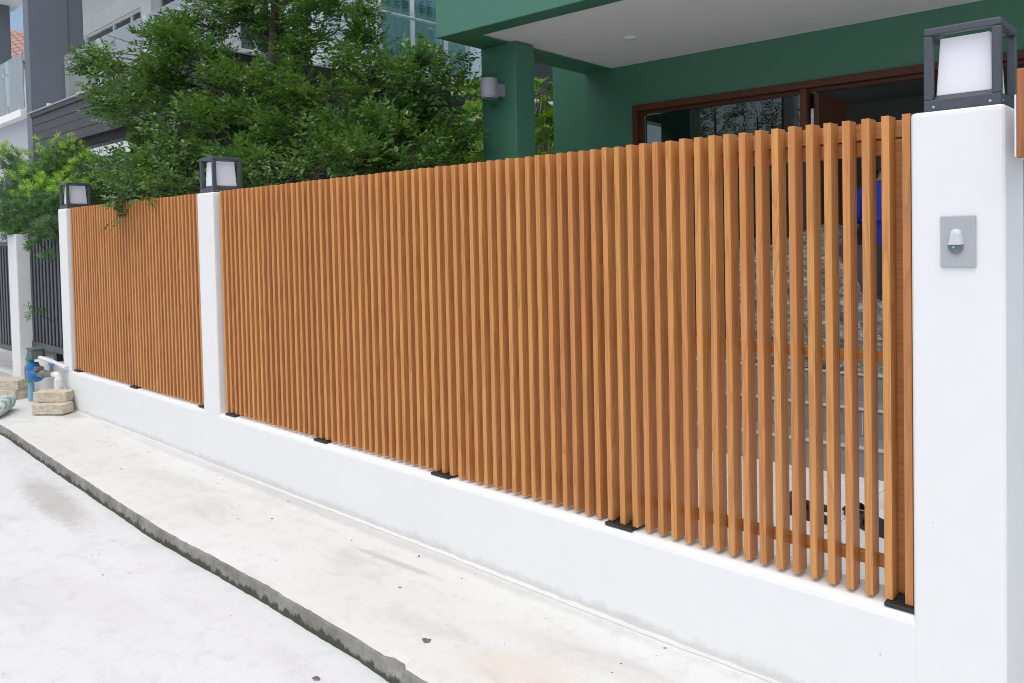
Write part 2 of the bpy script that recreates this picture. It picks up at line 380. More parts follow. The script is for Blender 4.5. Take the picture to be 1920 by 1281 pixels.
# courtyard and neighbour yard floors
m = MB(); m.box(-8.5, 6, 2.72, 12, -.08, .09)
yard = tag(m.build('courtyard_floor', 'grout'), kind='structure')
t0 = MB().box(-.298, .298, -.148, .148, 0, .010).build('tile', 'tile', yard, bevel=.002, seg=1); t0.location = (-.7, 2.9, .091)
for i in range(5):
    for j in range(7):
        if i + j: inst(t0, 'tile', yard, (-.7 - .6 * i - (.0 if j % 2 else .0), 2.9 + .3 * j, .091))
m = MB(); m.box(-40, -8.9, 2.72, 14, -.08, .03)
tag(m.build('neighbour_yard', 'pave'), kind='structure')

# ------------------------------------------------------------------ boundary wall with pillars
YW, SILL = 2.540, .382
wall = thing('boundary_wall', (-4.5, 2.65, 0), 'low white rendered boundary wall with three square pillars carrying lanterns', 'wall')
LW = wall.location
def part(mb, name, mat, parent, bevel=0., seg=2, smooth=False):
    l = parent.matrix_basis.translation if parent.parent is None else Vector((0, 0, 0))
    return rel(mb, l).build(name, mat, parent, bevel, seg, smooth)
prof = [(YW, -.08), (YW, SILL - .03), (YW + .004, SILL - .014), (YW + .012, SILL - .004), (YW + .026, SILL), (2.70, SILL), (2.715, SILL - .01), (2.72, SILL - .03), (2.72, -.08)]
m = MB(); m.extr(prof, 'X', -8.862, -.543); part(m, 'plinth', 'white', wall)
PIL = [(-.802, -.540), (-5.780, -5.535), (-8.865, -8.641)]
for x0, x1 in PIL:
    m = MB(); m.box(x0, x1, YW - .0025, 2.79, -.08, 1.957); part(m, 'pillar', 'white', wall, bevel=.016, seg=3, smooth=False)

# ------------------------------------------------------------------ slat fences
SP, SW, SD, ZT, ZB, YF = .0637668, .0252, .061, 1.962, .397, 2.5713
slat_src = MB().box(0, SW, 0, SD, 0, ZT - ZB).build('slat', 'slat', None, bevel=.0009, seg=1)
def fence(label, i0, i1, xr0, xr1, feet):
    root = thing('slat_fence', ((xr0 + xr1) / 2, YF, ZB), label, 'fence', 'wooden slat fence panels on the white wall')
    first = True
    for i in range(i0, i1):
        x = -.9016 - SP * i - root.location.x
        jz, jx = random.uniform(-.0015, .0015), random.uniform(-.0012, .0012)
        if first and not slat_src.parent: slat_src.parent = root; slat_src.location = (x, 0, 0)
        else: inst(slat_src, 'slat', root, (x + jx, random.uniform(-.0012, .0012), jz), (0, 0, random.uniform(-.012, .012)))
        first = False
    def rail(z0, z1, y0=SD + .0015, th=.03):
        m = MB(); m.box(xr0, xr1, YF + y0, YF + y0 + th, z0, z1); part(m, 'rail', 'rail', root, bevel=.0015, seg=1)
    rail(1.898, 1.953); rail(1.846, 1.894, SD + .006); rail(1.157, 1.192); rail(.470, .508)
    for k_, xp in enumerate(np.linspace(xr0 + .055, xr1 - .072, max(2, int((xr1 - xr0) / 1.14) + 1))[::-1]):
        fy = SD + .0005 if k_ == 0 and xr1 > -1 else SD + .034
        m = MB(); m.box(xp - .02, xp + .02, YF + fy, YF + fy + .04, .40, 1.892 if k_ == 0 else 1.95); part(m, 'post', 'rail', root, bevel=.002, seg=1)
    for xf in feet:
        x1 = min(xf + .135, xr1 + .02)
        m = MB(); m.box(xf, x1, 2.553, 2.665, SILL, SILL + .010)
        m.box(xf + .004, x1 - .004, 2.556, 2.566, SILL + .010, SILL + .014)
        m.box(xf + .02, x1 - .02, 2.60, 2.65, SILL + .010, SILL + .022)
        o = part(m, 'rubber_foot', 'rubber', root)
        m = MB(); m.box(xf - .003, x1 + .003, 2.550, 2.668, SILL + .001, SILL + .013); part(m, 'foot_plate', 'rubber', root, bevel=.005, seg=3, smooth=False)
    return root
fence('long slatted teak coloured fence panel between right pillar and middle pillar', -1, 73, -5.534, -.803, [-5.47, -4.317, -3.196, -2.049, -.895])
fence('shorter slatted teak coloured fence panel left of the middle pillar', 77, 122, -8.640, -5.781, [-8.62, -7.215, -5.90])

# ------------------------------------------------------------------ pillar lanterns
def lantern(x, y, z, label):
    root = thing('lantern', (x, y, z), label, 'lantern', 'lanterns on the white pillars')
    a, tH, b = .1065, .252, .0125
    m = MB(); m.box(-a, a, -a, a, 0, .034); m.build('base', 'lampm', root, bevel=.003)
    m = MB(); m.frustum(0, 0, .0345, .048, a - .021, a - .021, .078, .078); m.build('tray', 'lampm', root, bevel=.001, seg=1)
    for sx in (-1, 1):
        for sy in (-1, 1):
            m = MB(); cx, cy = sx * (a - b), sy * (a - b); m.box(cx - b, cx + b, cy - b, cy + b, .0345, tH - .024); m.build('corner_post', 'lampm', root, bevel=.0035, seg=2)
    m = MB(); o, i = a, a - .024
    for x0, x1, y0, y1 in ((-o, o, -o, -i), (-o, o, i, o), (-o, -i, -i, i), (i, o, -i, i)): m.box(x0, x1, y0, y1, tH - .0235, tH)
    bmr = MB(); ring = [(-o, -o), (o, -o), (o, o), (-o, o)]; inn = [(-i, -i), (i, -i), (i, i), (-i, i)]
    z0, z1 = tH - .0235, tH
    for k in range(4):
        k2 = (k + 1) % 4
        bmr.f += []
    vs = [(*p, z0) for p in ring] + [(*p, z1) for p in ring] + [(*p, z0) for p in inn] + [(*p, z1) for p in inn]
    fs = []
    for k in range(4):
        k2 = (k + 1) % 4
        fs += [(k, k2, 4 + k2, 4 + k), (8 + k2, 8 + k, 12 + k, 12 + k2), (4 + k, 4 + k2, 12 + k2, 12 + k), (k2, k, 8 + k, 8 + k2)]
    bmr.v, bmr.f = vs, fs; bmr.build('top_frame', 'lampm', root, bevel=.006, seg=3)
    m = MB(); m.frustum(0, 0, .0485, .222, .078, .078, .069, .069); m.build('shade', 'opal', root, bevel=.003, seg=2)
    for sx in (-1, 1):
        m = MB(); m.tube([(sx * .078, -a - .0012, .012), (sx * .078, -a + .002, .012)], .004, 8); m.build('screw', 'steel', root)
    m = MB(); m.tube([(a + .0012, -.078, .012), (a - .002, -.078, .012)], .004, 8); m.build('screw', 'steel', root)
lantern(-.6595, 2.658, 1.958, 'large black framed lantern with white shade on the right pillar')
lantern(-5.655, 2.662, 1.958, 'black framed lantern with white shade on the middle pillar')
lantern(-8.752, 2.662, 1.958, 'small far black framed lantern with white shade on the leftmost pillar')

# ------------------------------------------------------------------ door bell
bell = thing('door_bell', (-.665, YW - .0025, 1.56), 'grey rectangular door bell plate with hooded button and blue light', 'door bell')
m = MB(); m.box(-.049, .049, -.009, -.0003, -.077, .077); m.build('plate', 'greyplastic', bell, bevel=.004, seg=3)
pts = []
for k in range(13):
    a = math.pi * k / 12; pts.append((.0175 * math.cos(a), .019 + .016 * math.sin(a)))
hood = [(.0225, -.012)] + pts + [(-.0225, -.012)]
m = MB(); i0 = len(m.v); n = len(hood)
m.v += [(u - .005, -.0085, v + .004) for u, v in hood] + [(u * .72 - .005, -.026, v * .8 + .0) for u, v in hood]
m.f += [tuple(range(n)), tuple(range(2 * n - 1, n - 1, -1))] + [(k, (k + 1) % n, n + (k + 1) % n, n + k) for k in range(n)]
m.build('hood', 'greyplastic2', bell, bevel=.0012, seg=2)
half = [(.0215 * math.cos(math.pi + math.pi * k / 12) - .005, -.0095 + .026 * math.sin(math.pi + math.pi * k / 12)) for k in range(13)]
MB().extr(half, 'Y', -.017, -.0085).build('push_button', 'lens', bell, bevel=.0012, seg=2)
MB().tube([(-.0095, -.0178, -.0165), (-.0095, -.0165, -.0165)], .0034, 12).build('indicator_light', 'led', bell)

# ------------------------------------------------------------------ wooden board beside the right pillar
bd = thing('wooden_board', (-.44, 2.47, 1.79), 'short reddish wooden board with brass screws beside the right pillar', 'board')
MB().box(-.055, .09, -.012, .012, 0, .246).build('plank', 'board', bd, bevel=.004)
MB().box(-.0605, -.0555, -.010, .305, .004, .175).build('white_bracket', 'alu', bd, bevel=.001)
MB().box(-.0968, -.02, .27, .30, .02, .17).build('wall_cleat', 'alu', bd, bevel=.001)
for z in (.200, .226):
    s = MB().tube([(-.020, -.0135, z), (-.020, -.011, z)], .0045, 12).build('screw', 'brass', bd)
    MB().box(-.0225, -.0175, -.0139, -.0136, z - .0008, z + .0008).build('slot', 'blackm', s); MB().box(-.0208, -.0192, -.0142, -.014, z - .0025, z + .0025).build('slot', 'blackm', s)

# ------------------------------------------------------------------ green house (front wall at v=0, street side is -v)
HO = (-4.95, 6.453, 0.); HZ = 3.3
house = thing('green_house', HO, 'dark green rendered house with porch roof on a square column and brown doors', 'house', rz=R(2.2))
def hb(name, mat, boxes, bevel=0., parent=None):
    m = MB()
    for b in boxes: m.box(*b)
    return m.build(name, mat, parent or house, bevel)
DL, DT, FLOOR = .225, 2.895, .61
hb('wall', 'green', [(-.83, DL, 0, .18, 0, 6.2)]); hb('wall', 'green', [(DL, 7.5, 0, .18, DT, 6.2)]); hb('wall', 'green', [(5.2, 7.5, 0, .18, 0, DT - .002)])
hb('side_wall', 'green', [(-.83, -.65, .1805, 1.1, 0, 6.2), (-.83, -.65, 2.2, 4.6, 0, 6.2), (-.83, -.65, 1.1, 2.2, 0, 1.9), (-.83, -.65, 1.1, 2.2, 3.0, 6.2)])
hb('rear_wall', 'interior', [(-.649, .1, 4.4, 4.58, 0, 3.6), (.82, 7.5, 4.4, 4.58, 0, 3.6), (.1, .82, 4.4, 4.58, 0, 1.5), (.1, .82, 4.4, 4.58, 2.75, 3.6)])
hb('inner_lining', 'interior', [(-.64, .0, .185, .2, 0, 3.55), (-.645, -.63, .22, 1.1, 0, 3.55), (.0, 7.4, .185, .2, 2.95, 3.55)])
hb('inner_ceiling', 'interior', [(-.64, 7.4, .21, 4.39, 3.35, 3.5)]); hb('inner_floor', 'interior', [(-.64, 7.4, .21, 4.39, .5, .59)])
hb('flat_roof', 'green', [(-1.0, 7.7, -.1, 4.8, 6.201, 6.5)])
hb('porch_fascia', 'green', [(-.384, 7.5, -2.075, -1.88, HZ, 4.9)], .006); hb('porch_side_fascia', 'green', [(-.384, -.04, -1.879, -.001, HZ, 4.9)], .004)
hb('porch_ceiling', 'ceiling', [(-.039, 7.5, -1.879, -.002, HZ + .012, HZ + .2)])
hb('column', 'green', [(-.375, .04, -1.55, -1.30, FLOOR - .6, HZ - .002)], .006)
dl = MB(); dl.tube([(0, 0, HZ + .011), (0, 0, HZ - .004)], .055, 20); dl.v = [(a + .815, b - .91, c) for a, b, c in dl.v]; o = dl.build('downlight', 'alu', house)
dl = MB(); dl.tube([(.815, -.91, HZ - .0045), (.815, -.91, HZ - .006)], .036, 20); dl.build('lens', 'opal', o)
# steps and landing
for k in range(3):
    z1 = .1 + .17 * (k + 1); v0 = -1.86 + .3 * k
    st = hb('step', 'stone', [(.6 if k < 2 else -.35, 6.5, v0, v0 + (.299 if k < 2 else 1.255), .10, z1)], .003)
    hb('nosing', 'nosing', [(.6 if k < 2 else -.35, 6.5, v0 - .012, v0 + .03, z1 + .001, z1 + .014)], .003, st)
    for u in np.arange(1.2, 5.8, .6): hb('joint', 'grout', [(u, u + .004, v0 - .0015, v0, .115 + .17 * k, z1 - .012)], 0, st)
# door set
fr = thing('door_frame_tmp', (0, 0, 0), None, None); bpy.data.objects.remove(fr)
df = hb('door_frame', 'doorwood', [(DL, DL + .055, -.03, .16, FLOOR, DT), (DL + .0555, 5.2, -.03, .16, DT - .062, DT)], .004)
hb('frame_stop', 'doorwood', [(DL + .0555, DL + .09, .03, .10, FLOOR, DT - .063), (DL + .0905, 5.1, .03, .10, DT - .095, DT - .063)], .002, df)
mu = hb('mullion', 'doorwood', [(1.975, 2.03, -.02, .15, FLOOR, DT - .063)], .003)
leaf = hb('door_leaf', 'doorwood', [(2.075, 2.115, .05, .75, FLOOR + .01, DT - .1)], .003)
hg = hb('hinge', 'steel', [(2.048, 2.074, .035, .05, 2.52, 2.66)], .001, leaf)
for z in (2.535, 2.565, 2.615, 2.645): MB().tube([(2.061, .034, z), (2.061, .0349, z)], .004, 8).build('screw_hole', 'blackm', hg)
hb('glass_pane', 'glassdoor', [(DL + .09, 1.9745, .064, .070, FLOOR + .05, DT - .096)])
hb('bottom_rail', 'doorwood', [(DL + .09, 1.974, .03, .10, FLOOR, FLOOR + .049)])

# cylinder wall lamp on the column
wl = thing('wall_lamp', (-5.005, 4.735, 2.80), 'grey cylinder wall lamp mounted on the green column', 'wall lamp', rz=R(2.2))
m = MB(); m.tube([(0, 0, .012), (0, 0, .016), (0, 0, .17), (0, 0, .172)], [.071, .075, .075, .073], 28); m.build('body', 'lampgrey', wl, smooth=False)
m = MB(); m.tube([(0, 0, .004), (0, 0, .0115)], .070, 28); m.build('rim', 'lampgrey', wl)
m = MB(); m.box(-.035, .035, .072, .170, .03, .14); m.build('mount', 'lampgrey', wl, bevel=.003)

# ------------------------------------------------------------------ neighbouring house
nb = thing('neighbour_house', (-12, 6, 0), 'white neighbouring house with grey fin, dark carport canopy and glass balcony', 'house')
def nbx(name, mat, boxes, bevel=0., parent=None, seg=2):
    m = MB()
    for b in boxes: m.box(*b)
    if parent is None: return part(m, name, mat, nb, bevel, seg)
    o = rel(m, nb.location).build(name, mat, parent, bevel, seg); return o
CX0, CX1, CY0, CZ = -15.49, -9.0, 4.11, 3.83
canopy = nbx('canopy', 'charcoal', [(CX0, CX1, CY0 + .03, 10.6, 3.60, CZ - .02), (CX0 + .05, CX1 - .04, CY0 + .25, CY0 + .33, 3.16, 3.599)])
nbx('flashing', 'alugrey', [(CX0 - .05, CX1 + .03, CY0 - .06, 10.6, CZ - .019, CZ)], 0, canopy); nbx('balcony_bounce_floor', 'tile', [(CX0, CX1 - .1, CY0 + .35, 6.45, CZ + .0005, CZ + .04)], 0, canopy)  # pale balcony floor, unseen from below, added to bounce light onto facade and soffit
for k, (z0, z1) in enumerate(((3.20, 3.34), (3.345, 3.475), (3.48, 3.61), (3.615, 3.745))):
    nbx('fascia_board', 'charcoal', [(CX0 + .02, CX1, CY0 + (.0 if k % 2 else .006), CY0 + .029, z0, z1)], .003, canopy, 1)
nbx('fascia_cap', 'charcoal', [(CX0, CX1 + .01, CY0 - .035, CY0 + .029, 3.748, 3.808)], .003, canopy, 1)
for k, (z0, z1) in enumerate(((3.20, 3.40), (3.405, 3.6), (3.605, 3.80))):
    nbx('side_fascia_board', 'blackm', [(CX1 + .0005, CX1 + .025, CY0 + .03, 10.55, z0, z1)], .003, canopy, 1)
for x in (-14.6, -13.2): nbx('clip', 'alu', [(x, x + .05, CY0 - .03, CY0 + .05, CZ + .001, CZ + .05)], .003, canopy, 1)
# carport back wall of pale louvres
nbx('carport_wall', 'dgrey', [(-34, -9.9, 7.3, 7.5, 0, 3.80)])
for k in range(9):
    z = 2.05 + .16 * k
    m = MB(); m.hexa([(-26, 7.16, z), (-10.3, 7.16, z), (-10.3, 7.27, z + .06), (-26, 7.27, z + .06), (-26, 7.15, z + .02), (-10.3, 7.15, z + .02), (-10.3, 7.26, z + .08), (-26, 7.26, z + .08)])
    part(m, 'louvre', 'lampgrey', nb)
nbx('carport_beam', 'charcoal', [(-15.4, -9.1, 5.6, 5.85, 3.05, 3.59)])
nbx('side_ground_wall', 'blackm', [(-9.89, -9.7, 6.4, 13, 0, 3.59)])
# fin and left wing
nbx('fin', 'dgrey', [(-15.78, -15.50, CY0, 4.70, 0, 7.4)], .006); nbx('fin_return', 'dgrey', [(-15.77, -15.515, 4.701, 4.94, 0, 7.4)], .004)
nbx('far_fin', 'dgrey', [(-20.6, -20.1, 4.11, 5.0, 3.95, 7.4)], .006)
nbx('left_wing_wall', 'mgrey', [(-24, -15.781, 4.16, 4.4, 0, 3.805)]); nbx('balcony_ledge', 'bwhite', [(-24, -15.781, 4.02, 6.5, 3.806, 3.93)], .004)
wd = nbx('ground_window', 'charcoal', [(-17.3, -16.3, 4.13, 4.159, 1.2, 2.9)])
for x0, x1 in ((-24, -16.88), (-16.86, -15.79)):
    g = nbx('glass_panel', 'glassrail', [(x0, x1, 4.08, 4.092, 3.95, 4.89)])
    for xx in ((x1 - .12, x0 + .1) if x0 < -17 else (x0 + .12,)):
        m = MB(); m.tube([(xx, 4.07, 4.66), (xx, 4.10, 4.66)], .035, 14); rel(m, nb.location).build('disc', 'steel', g)
        nbx('clamp', 'steel', [(xx - .03, xx + .03, 4.06, 4.11, 3.931, 4.10)], .004, g)
# upper floor front
part(MB().extr([(-9.05, 4.6), (-9.05, 6.5), (-24.2, 6.5), (-19.3, 5.17), (-26, 5.17), (-26, 4.6)], 'Z', 6.75, 7.0), 'upper_slab', 'bwhite', nb)
nbx('upper_front_lintel', 'bwhite', [(-24, -16.7, 6.5, 6.75, 6.42, 6.749)]); nbx('upper_front_wall', 'bwhite', [(-16.7, -16.2, 6.35, 6.75, 3.831, 6.749), (-15.3, -14.9, 6.45, 6.75, 3.831, 6.749), (-13.6, -13.2, 6.45, 6.75, 3.831, 6.749), (-11.9, -9.601, 6.45, 6.75, 3.831, 6.749)])
def window(u0, u1, z0, z1, plane, axis, mull=(), blind=None, inset=.0):
    """a window with white frame, pane and wavy curtain; axis 'Y': lies in plane y=plane facing -Y; axis 'X': plane x=plane facing +X"""
    f = .045
    def bx(a0, a1, d0, d1, za, zb): return (a0, a1, plane + d0, plane + d1, za, zb) if axis == 'Y' else (plane - d1, plane - d0, a0, a1, za, zb)
    fr = nbx('window_frame', 'alu', [bx(u0, u0 + f, 0, .08, z0, z1), bx(u1 - f, u1, 0, .08, z0, z1), bx(u0 + f, u1 - f, 0, .08, z0, z0 + f), bx(u0 + f, u1 - f, 0, .08, z1 - f, z1)] + [bx(q - .03, q + .03, .004, .075, z0 + f, z1 - f) for q in mull])
    ed = [u0 + f] + [q for q in mull] + [u1 - f]
    for a, b in zip(ed[:-1], ed[1:]): nbx('pane', 'glasswin', [bx(a + (.031 if a in mull else 0), b - (.031 if b in mull else 0), .035, .041, z0 + f, z1 - f)], 0, fr)
    m = MB(); n = int((u1 - u0) / .022); prev = None
    for k in range(n + 1):
        a = u0 + f + (u1 - u0 - 2 * f) * k / n; d = .10 + .022 * math.sin(k * .85) + .012 * math.sin(k * .31 + 1); 
        p = ((a, plane + d, z0), (a, plane + d, z1)) if axis == 'Y' else ((plane - d, a, z0), (plane - d, a, z1))
        if prev: m.quad(prev[0], p[0], p[1], prev[1])
        prev = p
    rel(m, nb.location).build('curtain', 'curtain', fr, smooth=True)
    if blind:
        z = z1 - .06
        while z > blind: nbx('blind_slat', 'blind', [bx(u0 + f + .01, u1 - f - .01, .09, .125, z, z + .018)], 0, fr); z -= .045
window(-22, -16.72, 3.95, 6.40, 6.5, 'Y', (-20.3, -18.6, -17.6)); window(-16.19, -15.31, 3.95, 6.7, 6.5, 'Y', ()); window(-14.89, -13.61, 3.95, 6.7, 6.5, 'Y', (-14.2,)); window(-13.19, -11.91, 3.95, 6.7, 6.5, 'Y', (-12.5,))
# side facade with balcony railing
nbx('side_wall', 'bwhite', [(-9.85, -9.6, 6.0, 6.9, 3.831, 6.749), (-9.85, -9.6, 8.76, 9.08, 3.831, 6.749), (-9.85, -9.6, 6.9, 8.76, 3.831, 4.12), (-9.85, -9.6, 9.08, 12.5, 3.831, 3.98), (-9.85, -9.6, 11.9, 12.5, 3.981, 6.749), (-9.85, -9.6, 9.08, 11.9, 6.2, 6.749), (-9.85, -9.6, 6.9, 8.76, 6.4, 6.749)])
window(6.92, 8.75, 4.13, 6.38, -9.6, 'X', (7.54, 8.19), blind=5.02); window(9.09, 11.88, 3.99, 6.18, -9.6, 'X', (10.44, 11.2))
nbx('side_ledge', 'bwhite', [(-9.6, -9.02, 4.2, 12.5, CZ + .001, CZ + .06)], .003)
for a, b in ((-15.40, -13.9), (-13.88, -12.05), (-12.03, -10.59), (-10.57, -9.14)):
    g = nbx('railing_glass', 'glassrail', [(a, b, 4.594, 4.606, CZ + .065, 4.858)])
    for xx in (a + .2, b - .2):
        m = MB(); m.tube([(xx, 4.57, 4.70), (xx, 4.64, 4.70)], .035, 14); rel(m, nb.location).build('disc', 'steel', g)
for a, b in ((4.62, 6.1), (6.12, 7.66), (7.68, 9.2), (9.22, 10.6)):
    g = nbx('railing_glass', 'glassside', [(-9.116, -9.104, a, b, CZ + .065, 4.858)])
    for yy in (a + .2, b - .2):
        m = MB(); m.tube([(-9.13, yy, 4.66), (-9.07, yy, 4.66)], .03, 14); rel(m, nb.location).build('disc', 'steel', g)
m = MB(); m.tube([(-15.49, 4.68, 4.78), (-9.18, 4.68, 4.78), (-9.18, 10.6, 4.78)], .022, 10); part(m, 'handrail', 'alu', nb, smooth=False)
nbx('side_upper_slab', 'bwhite', [(-9.85, -9.55, 6.51, 12.5, 6.75, 7.0)])

# far house with a tiled roof, glimpsed past the fins
fh = thing('tiled_roof_house', (-33, 8.8, 0), 'distant house with wavy pale red roof tiles behind the grey fins', 'house', rz=R(90))
MB().box(-4, 4, .6, 7, 0, 8.3).build('wall', 'bwhite', fh)
ti = None
for r in range(12):
    for c in range(14):
        if ti is None:
            m = MB(); prev = None
            for k in range(9):
                a = -.15 + .30 * k / 8; z = .04 * math.cos(2 * math.pi * k / 8)
                cur = ((a, 0, z), (a, .42, z + .17))
                if prev: m.quad(prev[0], cur[0], cur[1], prev[1]); m.quad((prev[0][0], 0, prev[0][2] - .05), (cur[0][0], 0, cur[0][2] - .05), cur[0], prev[0])
                prev = cur
            ti = m.build('roof_tile', 'roof', fh, smooth=True); ti.location = (-2.0, 0, 8.25)
        else: inst(ti, 'roof_tile', fh, (-2.0 + .30 * c, .36 * r, 8.25 + .165 * r))
MB().hexa([(-4.3, .1, 8.0), (4.3, .1, 8.0), (4.3, 7.2, 8.0), (-4.3, 7.2, 8.0), (-4.3, .1, 8.15), (4.3, .1, 8.15), (4.3, 4.0, 9.93), (-4.3, 4.0, 9.93)]).build('roof', 'roof', fh)

# ------------------------------------------------------------------ neighbour's boundary: pillars, low wall, dark metal fences
nw = thing('neighbour_wall', (-10, 2.7, 0), 'weathered low white wall with pillar left of the slat fence', 'wall')
m = MB(); m.box(-10.275, -8.866, 2.575, 2.80, -.08, .385); part(m, 'plinth', 'white2', nw, bevel=.008)
m = MB(); m.box(-10.60, -10.28, 2.526, 2.86, -.08, 1.735); part(m, 'pillar', 'white2', nw, bevel=.012)
def metalfence(x0, x1, y, z0, z1, label, extra_top=None):
    root = thing('metal_fence', ((x0 + x1) / 2, y, z0), label, 'fence', 'dark metal bar fences of the neighbour')
    m = MB(); m.box(x0, x1, y - .025, y + .025, z1 - .05, z1); part(m, 'top_rail', 'fencem', root, bevel=.003)
    m = MB(); m.box(x0, x1, y - .025, y + .025, z0, z0 + .07); part(m, 'bottom_rail', 'fencem', root, bevel=.003)
    if extra_top:
        m = MB(); m.box(x0, x1, y - .025, y + .025, extra_top - .045, extra_top); part(m, 'upper_rail', 'fencem', root, bevel=.003)
        for x in (x0 + .03, x1 - .03):
            m = MB(); m.box(x - .02, x + .02, y - .018, y + .018, z1 + .0005, extra_top - .0455); part(m, 'upright', 'fencem', root)
    src = None
    for x in np.arange(x0 + .05, x1 - .02, .115):
        if src is None: src = MB().box(-.03, .03, -.02, .02, .0705, z1 - z0 - .0505).build('bar', 'fencem', root, bevel=.003); src.location = (x - root.location.x, 0, 0)
        else: inst(src, 'bar', root, (x - root.location.x, 0, 0))
    for x in (x0 + .14, x0 + .75):
        m = MB(); m.box(x, x + .1, y - .03, y + .03, .386 if x0 > -10.5 else .05, z0 - .0005); part(m, 'support_block', 'blackm', root)
    return root
metalfence(-10.272, -8.866, 2.665, .475, 1.715, 'dark grey metal bar fence panel between the weathered pillar and the leftmost lantern pillar', 1.905)
metalfence(-14.6, -10.61, 2.72, .33, 1.66, 'dark grey metal gate of vertical bars at the left edge of the picture')
# brown slatted side fence between the two gardens, seen in gaps of the tree
sf = thing('garden_fence', (-8.55, 5.9, .1), 'brown vertical board fence behind the tree between the two gardens', 'fence')
src = None
for k in range(14):
    if src is None: src = MB().box(-.012, .012, -.045, .045, 0, 2.15).build('board', 'board', sf, bevel=.001, seg=1); src.location = (0, -.9, 0)
    else: inst(src, 'board', sf, (0, -.9 + .13 * k, 0))
for z in (.4, 1.9): MB().box(-.05, -.0135, -.95, .85, z, z + .06).build('rail', 'rail', sf)

# ------------------------------------------------------------------ water meter with pipes
wm = thing('water_meter', (-9.5, 2.42, 0), 'blue water meter with teal and white pipes against the low white wall', 'water meter')
def tb(name, mat, pts, r, n=12, parent=None, smooth=True):
    m = MB(); m.tube(pts, r, n)
    return m.build(name, mat, parent or wm, smooth=False)
tb('lower_pipe', 'bluepipe', [(0, 0, 0), (0, 0, .20)], .030, 16)
tb('upper_pipe', 'tealpipe', [(0, 0, .2005), (0, 0, .215), (0, 0, .36), (0, 0, .365), (0, 0, .45), (.015, 0, .49), (.05, 0, .515), (.09, 0, .52)], [.040, .042, .042, .036, .036, .037, .037, .037], 16)
for z in (.215, .35, .43): tb('coupling', 'tealpipe', [(0, 0, z), (0, 0, z + .022)], .0455, 16)
m = MB(); m.box(.09, .25, -.05, .06, .455, .545); m.build('valve_box', 'oldgreen', wm, bevel=.014)
m = MB(); m.box(.085, .255, -.055, .065, .546, .566); m.build('box_lid', 'oldgreen', wm, bevel=.006)
tb('return_pipe', 'pvc', [(.25, .02, .47), (.40, .06, .45), (.78, .10, .405)], .022, 12)
m = MB(); m.tube([(-.045, -.01, .29), (-.085, -.01, .29)], .014, 10); m.build('valve_stem', 'castgrey', wm)
m = MB(); m.box(-.105, -.086, -.03, .02, .225, .36); m.build('valve_handle', 'valvered', wm, bevel=.006)
tb('meter_body', 'meterblue', [(.055, 0, .29), (.09, 0, .29), (.12, 0, .295), (.20, 0, .30), (.24, 0, .30), (.26, 0, .30)], [.035, .045, .075, .080, .060, .035], 18)
tb('meter_dial', 'meterblue', [(.17, -.02, .36), (.175, -.03, .405)], [.062, .058], 18)
m = MB(); m.box(.22, .33, -.035, .035, .345, .385); m.build('meter_flap', 'castgrey', wm, bevel=.004)
tb('brass_union', 'castgrey', [(.2605, 0, .305), (.33, .01, .315), (.34, .01, .316), (.36, .012, .318), (.40, .015, .32), (.41, .015, .32), (.52, .03, .33), (.62, .035, .335)], [.030, .030, .040, .040, .040, .030, .028, .028], 12)
tb('stop_valve', 'castgrey', [(.56, .03, .335), (.56, .03, .385), (.56, .03, .42)], [.022, .016, .012], 10)
m = MB(); m.box(.50, .62, .018, .042, .421, .437); m.build('stop_handle', 'meterblue', wm, bevel=.005)
tb('elbow_pipe', 'pvc', [(.62, .035, .335), (.70, .04, .34), (.725, .04, .33), (.735, .04, .30), (.735, .04, .0)], .030, 14)
tb('elbow_socket', 'pvc', [(.735, .04, .30), (.735, .04, .20)], .038, 14)

# ------------------------------------------------------------------ loose pavers and the ribbed bundle
def paver(loc, rz, dims, label, tilt=(0, 0)):
    a, b, c = dims; m = MB(); m.box(-a, a, -b, b, 0, c)
    me = m.build('paver_brick', 'brick', None, bevel=.006, seg=2)
    bm = bmesh.new(); bm.from_mesh(me.data); bmesh.ops.subdivide_edges(bm, edges=[e for e in bm.edges if e.calc_length() > .05], cuts=4, use_grid_fill=True)
    for v in bm.verts: v.co += Vector(rng.normal(0, .0013, 3))
    for v in bm.verts:
        if v.co.x > a - .03 and v.co.z > c * .6: v.co += Vector((-.008 * rng.random(), 0, -.006 * rng.random()))
    bm.to_mesh(me.data); bm.free()
    me.location = loc; me.rotation_euler = (tilt[0], tilt[1], rz); return tag(me, label, 'brick', 'loose pavers by the wall')
BA = R(36)
paver((-8.60, 2.36, .012), BA, (.155, .075, .095), 'pale paver brick lying lowest beside the wall corner, its edge chipped', (.04, 0))
paver((-8.68, 2.40, .112), BA + .12, (.155, .08, .095), 'tan paver brick resting on top of the right hand brick pair', (0, .02))
paver((-9.90, 2.33, .0), BA - .1, (.17, .10, .10), 'pale paver brick under another left of the blue pipe')
paver((-9.93, 2.33, .102), BA + .05, (.18, .11, .10), 'tan paver brick on top of the left hand brick pair', (.02, .02))
rb = thing('ribbed_bundle', (-8.75, 1.93, 0), 'pale teal ribbed plastic bundle lying on the pavement at the left edge', 'bundle', rz=R(-25))
m = MB(); P = []; Rr = []
for k in range(31):
    x = -.5 + .6 * k / 30; taper = min(1, (0.105 - x) / .22); P.append((x, 0, .075 * taper + .005)); Rr.append(max(.012, .07 * taper) * (1 + .07 * math.sin(k * 2.1)))
m.tube(P, Rr, 18); m.build('body', 'rib', rb, smooth=True)
